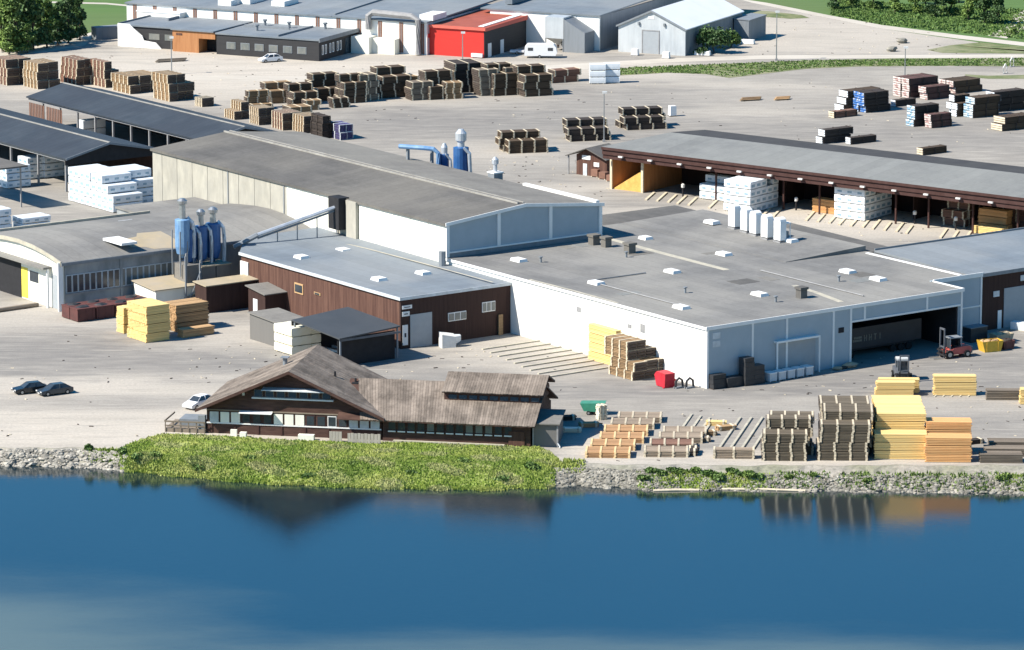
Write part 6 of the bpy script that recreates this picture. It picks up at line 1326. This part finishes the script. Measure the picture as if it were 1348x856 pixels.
# caravan
t = thing('caravan', 'white touring caravan parked by the shaded side of the red building', 'caravan', G(712, 76), R(-3))
q = MB(); q.ext_y([(-3.2, .5), (2.9, .5), (3.2, 1.1), (3.0, 2.2), (2.5, 2.75), (-2.6, 2.75), (-3.1, 2.2)], -1.1, 1.1); q.build('body', 'car_white', t)
for a in (-2.5, 1.4): q = MB(); q.box(a, -1.13, 1.5, a + 1.0, -1.104, 2.1); q.build('window', 'glass', t)
q = MB(); q.box(2.9, -.06, .45, 4.3, .06, .6); q.build('drawbar', 'steel', t)
for y in (-1.0, 1.0): wheel(t, -.2, y, .34)
t = thing('white_trailer', 'small flat white trailer right behind the caravan', 'trailer', G(681, 71), R(-5)); q = MB(); q.box(-1.4, -.8, .4, 1.4, .8, .75); q.build('bed', 'car_white', t)
for y in (-.85, .85): wheel(t, 0, y, .3)
# forklifts
def forklift(loc, yaw, paint, label, s=1.0, tall=3.0, up=0):
    t = thing('forklift', label, 'forklift', loc, yaw, 'forklifts')
    def b_(nm, m, *bs):
        q = MB()
        for x0, y0, z0, x1, y1, z1 in bs: q.box(x0 * s, y0 * s, z0 * s, x1 * s, y1 * s, z1 * s)
        return q.build(nm, m, t)
    q = MB(); q.ext_y([(x * s, z * s) for x, z in [(-1.9, .5), (1.2, .4), (1.3, .9), (.6, 1.0), (.4, 1.15), (-.9, 1.35), (-1.85, 1.3), (-2.05, .9)]], -.75 * s, .75 * s); q.build('chassis', paint, t)
    b_('counterweight', 'truck_grey', (-2.15, -.72, .45, -1.6, .72, 1.2))
    b_('cab_frame', 'dark_side', (.75, -.65, .9, .85, -.55, 2.35), (.75, .55, .9, .85, .65, 2.35), (-.75, -.65, 1.2, -.65, -.55, 2.35), (-.75, .55, 1.2, -.65, .65, 2.35), (-.8, -.7, 2.35, .9, .7, 2.45))
    b_('cab_glass', 'glass', (.70, -.54, 1.2, .74, .54, 2.3), (-.62, -.54, 1.4, -.58, .54, 2.3))
    b_('seat', 'dark', (-.5, -.3, 1.2, .1, .3, 1.45), (-.6, -.3, 1.4, -.45, .3, 1.95))
    b_('mast', 'truck_grey', (1.45, -.55, .15, 1.6, -.42, tall), (1.45, .42, .15, 1.6, .55, tall), (1.45, -.42, tall - .2, 1.6, .42, tall), (1.45, -.42, 1.3, 1.58, .42, 1.45))
    b_('carriage', 'dark', (1.62, -.9, .35 + up, 1.72, .9, .55 + up), (1.62, -.9, .85 + up, 1.72, .9, 1.0 + up), (1.62, -.6, .35 + up, 1.7, -.45, 1.2 + up), (1.62, .45, .35 + up, 1.7, .6, 1.2 + up))
    for y in (-.5, .5): b_('fork', 'steel', (1.7, y - .08, .1 + up, 3.0, y + .08, .17 + up))
    for x, r_ in ((1.0, .5), (-1.4, .42)):
        for y in (-.78, .78): wheel(t, x * s, y * s, r_ * s, .32 * s)
    return t
forklift(G(1255, 470), R(205), 'truck_red', 'red forklift standing before the dark opening of the white hall', 1.15, 3.6)
forklift(G(1187, 500), R(-85), 'truck_grey', 'large dark forklift with white cab roof behind the yellow piles', 1.15, 3.2, .1)
q = MB(); q.box(-.75, -.75, 2.85, .75, .75, 3.0); o = q.build('cab_roof', 'lamp', bpy.data.objects['forklift.001'])
# skips, bins, containers
def skip(loc, yaw, L, W, H_, m, label, cat='skip', name='waste_skip', load=None):
    t = thing(name, label, cat, loc, yaw); q = MB(); th = .08
    A = [(-L / 2 * .75, -W / 2, 0), (L / 2 * .75, -W / 2, 0), (L / 2 * .75, W / 2, 0), (-L / 2 * .75, W / 2, 0)]; B = [(-L / 2, -W / 2, H_), (L / 2, -W / 2, H_), (L / 2, W / 2, H_), (-L / 2, W / 2, H_)]
    Ci = [(x * .94, y * .92, H_) for x, y, _ in B]; D = [(x * .94, y * .9, .15) for x, y, _ in A]
    q.add(A + B + Ci + D, [(3, 2, 1, 0)] + [(i, (i + 1) % 4, (i + 1) % 4 + 4, i + 4) for i in range(4)] + [(i + 4, (i + 1) % 4 + 4, (i + 1) % 4 + 8, i + 8) for i in range(4)] + [(i + 8, (i + 1) % 4 + 8, (i + 1) % 4 + 12, i + 12) for i in range(4)] + [(12, 13, 14, 15)]); q.build('tub', m, t)
    for a in (-.3, .25): q = MB(); q.box(L * a, -W / 2 - .06, .2, L * (a + .05), -W / 2 - .003, H_ * .9); q.build('rib', m, t)
    if load:
        q = MB(); rr = random.Random(3)
        for k in range(6): q.blob(rr.uniform(-L * .3, L * .3), rr.uniform(-W * .25, W * .25), H_ * .85, .5, .4, .35, k)
        q.build('load', load, t)
    return t
skip(G(1303, 462), R(22), 3.2, 1.8, 1.5, 'yellow', 'yellow skip filled with wood waste before the brown gate hall', load='pine_t')
skip(G(1324, 459), R(30), 2.0, 1.6, 1.2, 'rust', 'small dark brown skip right behind the yellow one', load='dark_t')
skip(G(1318, 450), R(30), 3.0, 1.8, 1.2, 'sand', 'pale bundle skip behind the yellow skip', load='sand')
t = thing('white_crate_row', 'long white crates stacked by the grey gate at the right edge', 'crates', G(1330, 434), R(-35)); 
for k in range(3): q = MB(); q.box(k * 1.25, 0, .1, k * 1.25 + 1.15, 1.2, 1.1); q.build('crate', 'wrap', t)
q = MB(); q.box(0, 0, 0, 3.7, 1.2, .09); q.build('pallet', 'sticker', t)
q = MB(); q.box(-1.0, 0, 0, 1.8, 2, 1.6)
t = thing('dark_bin', 'dark box bin in the corner between the hall opening and the yellow skip', 'bin', G(1278, 452), SA); q = MB(); q.box(0, 0, 0, 3.0, 1.8, 2.0); q.build('body', 'dark_sheet', t); q = MB(); q.box(-.05, -.05, 2.0, 3.05, 1.85, 2.1); q.build('lid', 'dark_side', t)
# row of white containers by the gate
for k in range(5):
    p = G(1018 + k * 12, 503.5 - k * 2.1); t = thing('white_bin', ('leftmost', 'second', 'middle', 'fourth', 'rightmost')[k] + ' of five white plastic bins lined up below the grey gate of the white hall', 'bin', p, SA, 'white bins below the gate')
    q = MB(); q.box(-.55, 0, .15, .6, 1.3, 1.15); q.build('tub', 'bin', t); q = MB(); q.box(-.6, -.05, 1.15, .65, 1.35, 1.28); q.build('rim', 'white_trim', t); q = MB(); [q.box(a, 0, 0, a + .15, 1.3, .15) for a in (-.55, .45)]; q.build('foot', 'pole', t)
# black wrapped stacks by the front wall
for k, (x, y, du, h, lab) in enumerate(((939, 513.5, 2.2, 2.0, 'black wrapped pallet stack at the corner of the white hall'), (958, 511.5, 3.2, 1.2, 'low black wrapped pallet right of the corner stack'), (981, 509, 1.6, 3.6, 'tallest black wrapped stack against the grey front wall'), (993, 507, 1.8, 2.4, 'black wrapped stack beside the tallest one, nearest the gate'))):
    t = thing('black_wrapped_stack', lab, 'stack', G(x, y), SA, 'black stacks by the front wall'); q = MB()
    for j in range(max(1, int(h / .6))): q.box(rp.uniform(0, .08), rp.uniform(0, .08), .12 + j * .6, du - rp.uniform(0, .08), 1.4, .1 + (j + 1) * .6)
    q.build('load', 'dark_sheet', t); q = MB(); q.box(0, 0, 0, du, 1.4, .1); q.build('pallet', 'dark_t', t)
t = thing('driftwood_bag', 'pale sack and scraps by the right post of the front wall', 'sack', G(1120, 484), SA); q = MB(); q.blob(0, 0, .4, 1.2, .6, .4, 3); q.blob(-2.4, -.2, .25, .8, .5, .25, 5); q.build('sack', 'sand', t); q = MB(); q.blob(-1.3, -.1, .2, .6, .4, .2, 8); q.build('scrap', 'dark_t', t)
# red tipping skip and two black tyres
t = thing('red_tipping_skip', 'bright red tipping skip by the stickered pile at the white wall', 'skip', G(876, 509), R(35))
q = MB(); q.ext_x([(-.9, .1), (.9, .1), (1.4, 1.5), (.9, 2.0), (-1.0, 1.9)], -.8, .8); q.build('tub', 'red', t); q = MB(); q.box(.8, -.2, .6, 1.7, .2, .8); q.box(-1, -.9, 0, 1, -.7, .15); q.build('handle', 'red', t)
for k, x in enumerate((894, 908)):
    t = thing('fork_clamp', ('left', 'right')[k] + ' black hoop shaped attachment on the ground by the white wall corner', 'attachment', G(x, 511), R(35), 'black attachments'); q = MB(); q.tube([(-.6, 0, 0), (-.5, 0, 1.0), (0, 0, 1.35), (.5, 0, 1.0), (.6, 0, 0)], .16, 6); q.build('hoop', 'dark_sheet', t); q = MB(); q.box(-.7, -.3, 0, .7, .3, .2); q.build('foot', 'dark_side', t)
# white sack tent by the brown building
t = thing('white_big_bag', 'large white bag leaning by the gate of the brown boarded building', 'bag', G(589, 457), R(20))
q = MB(); q.prism([(-1.0, -.7), (1.0, -.7), (1.1, .7), (-1.0, .7)], 0, [1.9, 1.5, 1.7, 2.1]); q.build('bag', 'white_bag', t); q = MB(); q.prism([(1.02, -.6), (1.9, -.2), (1.9, .3), (1.1, .6)], [.5, .8, .8, .5], [1.5, 1.5, 1.6, 1.6]); q.build('flap', 'bin', t)
# green tipping wagon
t = thing('green_wagon', 'green tipping wagon on the yard behind the orange board rows', 'wagon', G(784, 545), R(-8))
q = MB(); q.ext_y([(-1.4, .5), (.9, .45), (1.3, 1.6), (-1.9, 1.5)], -.9, .9); q.build('tub', 'green', t); q = MB(); q.box(-1.0, -.7, .25, 1.0, .7, .45); q.build('chassis', 'dark', t)
for x in (-.8, .8):
    for y in (-.8, .8): wheel(t, x, y, .28)
# oxide red containers before the mill
for k in range(4):
    for j in range(2):
        u_, v_ = -45.0 + k * 3.1 + j * .0, 84.9 + j * 2.3
        t = sb('steel_box', ('leftmost', 'second', 'third', 'rightmost')[k] + (' front' if j == 0 else ' rear') + ' oxide red steel box in the double row before the sawmill windows', 'steel box', u_, v_, 'oxide red steel boxes')
        q = MB(); q.box(.05, 0, .12, 2.9, 2.1, 1.75); q.build('body', 'rust', t); q = MB(); q.box(0, -.02, 1.76, 2.95, 2.15, 1.88); q.build('rim', 'rust', t); q = MB(); q.blob(1.45, 1.05, 1.8, 1.1, .8, .35, k * 3 + j); q.build('load', 'dark_sheet', t)
        for a in (.3, 1.4, 2.5): q = MB(); q.box(a, -.06, .15, a + .12, -.003, 1.7); q.build('rib', 'rust', t)
# heap at left edge
t = thing('timber_kerb', 'long low log kerb on the yard at the left edge before the mill gate', 'kerb', G(0, 411), R(38)); q = MB(); q.tube([(-3, 0, .3), (6.3, 0, .3)], .32, 7); q.build('log', 'grey_t', t); q = MB(); q.box(-2, -.4, 0, -1.8, .4, .15); q.box(4, -.4, 0, 4.2, .4, .15); q.build('bearer', 'dark_t', t)
# white tank, marker stones and other small things of the upper yard
t = thing('white_tank', 'white cube tank standing free on the upper yard', 'tank', G(885, 153), R(20)); q = MB(); q.box(-.6, -.6, .15, .6, .6, 1.9, taper=.05); q.build('tank', 'white_trim', t); q = MB(); q.box(-.65, -.65, 0, .65, .65, .14); q.build('pallet', 'dark_t', t)
for k, (x, y) in enumerate(((1174, 68), (1188, 57))):
    t = thing('concrete_block', ('nearer', 'farther')[k] + ' dark concrete block lying on the bright gravel below the valley road', 'block', G(x, y), R(30), 'concrete blocks on the gravel'); q = MB(); q.blob(0, 0, .5, 1.3, .8, .6, k + 4, .15); q.build('block', 'rock_dark', t)
for k, (x, y) in enumerate(((1324, 97), (1333, 88))):
    t = thing('hoop_barrier', ('nearer', 'farther')[k] + ' white tubular hoop on the strip at the upper right', 'frame', G(x, y), R(40), 'white frames at the upper right'); q = MB(); q.tube([(-.6, 0, 0), (-.7, 0, 1.2), (-.2, 0, 1.9), (.3, 0, 1.2), (.2, 0, 0)], .12, 6); q.build('hoop', 'lamp', t); q = MB(); q.box(-.8, -.1, 0, .6, .1, .12); q.build('foot', 'pole', t)
for k, (x, y, lab) in enumerate(((836, 73, 'white drum left of the gate of the gabled shed'), (877, 77, 'pale sack by the verge before the gabled shed'), (772, 66, 'white box by the dark red striped factory wall'), (925, 73, 'white boat hull shape under the bush by the gabled shed'), (983, 58, 'pale low trailer at the far side of the gabled shed'))):
    t = thing('yard_box', lab, 'box', G(x, y), R(-20)); L_ = 3.2 if k > 2 else 1.4; q = MB(); q.box(-L_ / 2, -.6, .1, L_ / 2, .6, .9 if k > 2 else 1.3, taper=.1); q.build('box', 'white_trim', t); q = MB(); q.box(-L_ / 2, -.5, 0, L_ / 2, .5, .09); q.build('skid', 'dark_t', t)
# lamp masts
def mast(px, py, h, label):
    t = thing('lamp_mast', label, 'lamp mast', G(px, py), 0, 'lamp masts'); q = MB(); q.tube([(0, 0, 0), (0, 0, h)], [.13, .07], 6); q.build('pole', 'steel', t)
    q = MB(); q.box(-.3, -.25, h - .1, .5, .25, h + .25); q.build('lamp_head', 'lamp', t); q = MB(); q.box(-.25, -.25, 0, .25, .25, .4); q.build('foot', 'pole', t)
mast(795, 187, 8.6, 'lamp mast with pale head beside the dark timber pile left of the warehouse'); mast(226, 98, 7, 'thin lamp mast before the orange timber entrance'); mast(1191, 112, 7, 'thin lamp mast behind the pink ended timber piles'); mast(1022, 80, 9.5, 'thin lamp mast on the verge right of the gabled shed'); mast(609, 84, 6, 'thin mast before the front wall of the red building')
# ------------------------------------------------------------------ trees and bushes
def tree_meshes(seed, h, rad, num, leaf, m):
    rr = random.Random(seed); q = MB(); q.tube([(0, 0, -.1), (rr.uniform(-.2, .2), rr.uniform(-.2, .2), h * .4), (rr.uniform(-.3, .3), rr.uniform(-.3, .3), h * .88)], [.28, .18, .04], 7)
    lobes = []
    for k in range(11):
        a = rr.uniform(0, 6.28); z = h * rr.uniform(.14, .92); d = rad * rr.uniform(.15, .6) * (1.15 - z / h); lobes.append((d * math.cos(a), d * math.sin(a), z, rad * rr.uniform(.3, .5) * (1.25 - .6 * z / h)))
        q.tube([(0, 0, z * .6), (d * math.cos(a), d * math.sin(a), z)], [.1, .03], 4)
    tr = q.mesh('trunk'); tr.materials.append(M['bark']); q = MB()
    for x, y, z, r_ in lobes: bush_blob(q, x, y, z, r_, r_, r_ * 1.15, num // 11, leaf, rr)
    cr = q.mesh('crown'); cr.materials.append(M[m]); return tr, cr
TM = {m: [tree_meshes(s, 10, 3.4, 3000, .33, m) for s in (1, 2)] for m in ('leaf_dark', 'leaf', 'leaf_light')}
def tree(px, py, h, m, label, k=0, wide=1.0, group=None, z=0):
    t = thing('tree', label, 'tree', G(px, py, z), rp.uniform(0, 6), group); s = h / 10; t.scale = (s * wide, s * wide, s)
    tr, cr = TM[m][k % 2]; link('trunk', tr, t); link('crown', cr, t); return t
k = 0
tlab = ['leftmost light green tree at the left edge', 'second tree from the left edge, light green', 'tall dark tree third from the left', 'dark tree right of the tallest one', 'dark rounded tree in the middle of the clump', 'dark tree in the right half of the clump', 'rightmost dark tree of the clump by the container', 'low light tree before the clump', 'low dark tree before the clump', 'back tree between the dark ones', 'back tree at the top edge left', 'back tree at the top edge right']
for (x, y, h, m, wd), lb in zip(((4, 68, 12.5, 'leaf_light', 1.0), (22, 69, 12.0, 'leaf', 1.0), (44, 66, 13.0, 'leaf_dark', .8), (62, 63, 9.5, 'leaf', 1.0), (76, 60, 9.0, 'leaf_dark', 1.0), (90, 57, 9.5, 'leaf_dark', .95), (105, 53, 9.5, 'leaf_dark', .85), (12, 72, 6, 'leaf_light', 1.3), (36, 70, 6, 'leaf', 1.3), (54, 58, 9, 'leaf', 1.1), (10, 60, 12, 'leaf', 1.1), (98, 50, 10.5, 'leaf_dark', .9)), tlab):
    tree(x, y, h, m, lb + ' of the picture, upper left', k, wd, 'trees at the upper left'); k += 1
for k, (x, y, h, m, wd) in enumerate(((1100, 12, 5.5, 'leaf_dark', 1.3), (1122, 9, 4.5, 'leaf_light', 1.3), (1150, 12, 5, 'leaf', 1.4), (1178, 16, 5, 'leaf_light', 1.4), (1205, 17, 5.2, 'leaf_light', 1.4), (1232, 22, 6.2, 'leaf_dark', 1.3), (1252, 20, 5.5, 'leaf', 1.3), (1275, 26, 6, 'leaf_light', 1.3), (1296, 30, 6.8, 'leaf_dark', 1.3), (1313, 32, 6.2, 'leaf_dark', 1.2), (1218, 5, 6, 'leaf', 1.3), (1285, 8, 6, 'leaf', 1.3), (1262, 3, 5, 'leaf_dark', 1.3))):
    tree(x, y, h, m, ('first', 'second', 'third', 'fourth', 'fifth', 'sixth', 'seventh', 'eighth', 'ninth', 'rightmost', 'rear left', 'rear right', 'rear middle')[k] + ' bushy tree, counted from the left, of the thicket at the upper right', k, wd, 'thicket at the upper right')
bush(940, 70, 3.6, 5.6, 'leaf_dark', 'big bushy dark green shrub against the shaded side of the galvanised shed', num=1800, leaf=.3)
bush(962, 63, 2.8, 3.8, 'leaf', 'smaller green shrub right of the big one by the galvanised shed', num=1000, leaf=.3)
bush(925, 73, 1.8, 1.8, 'leaf_dark', 'low dark bush at the front corner of the galvanised shed', num=350, leaf=.25)
bush(1335, 45, 1.5, 1.2, 'leaf_light', 'small rounded bush by the side track at the right edge', num=300, leaf=.25)
print('packages', PCOUNT, 'objects', len(bpy.data.objects))
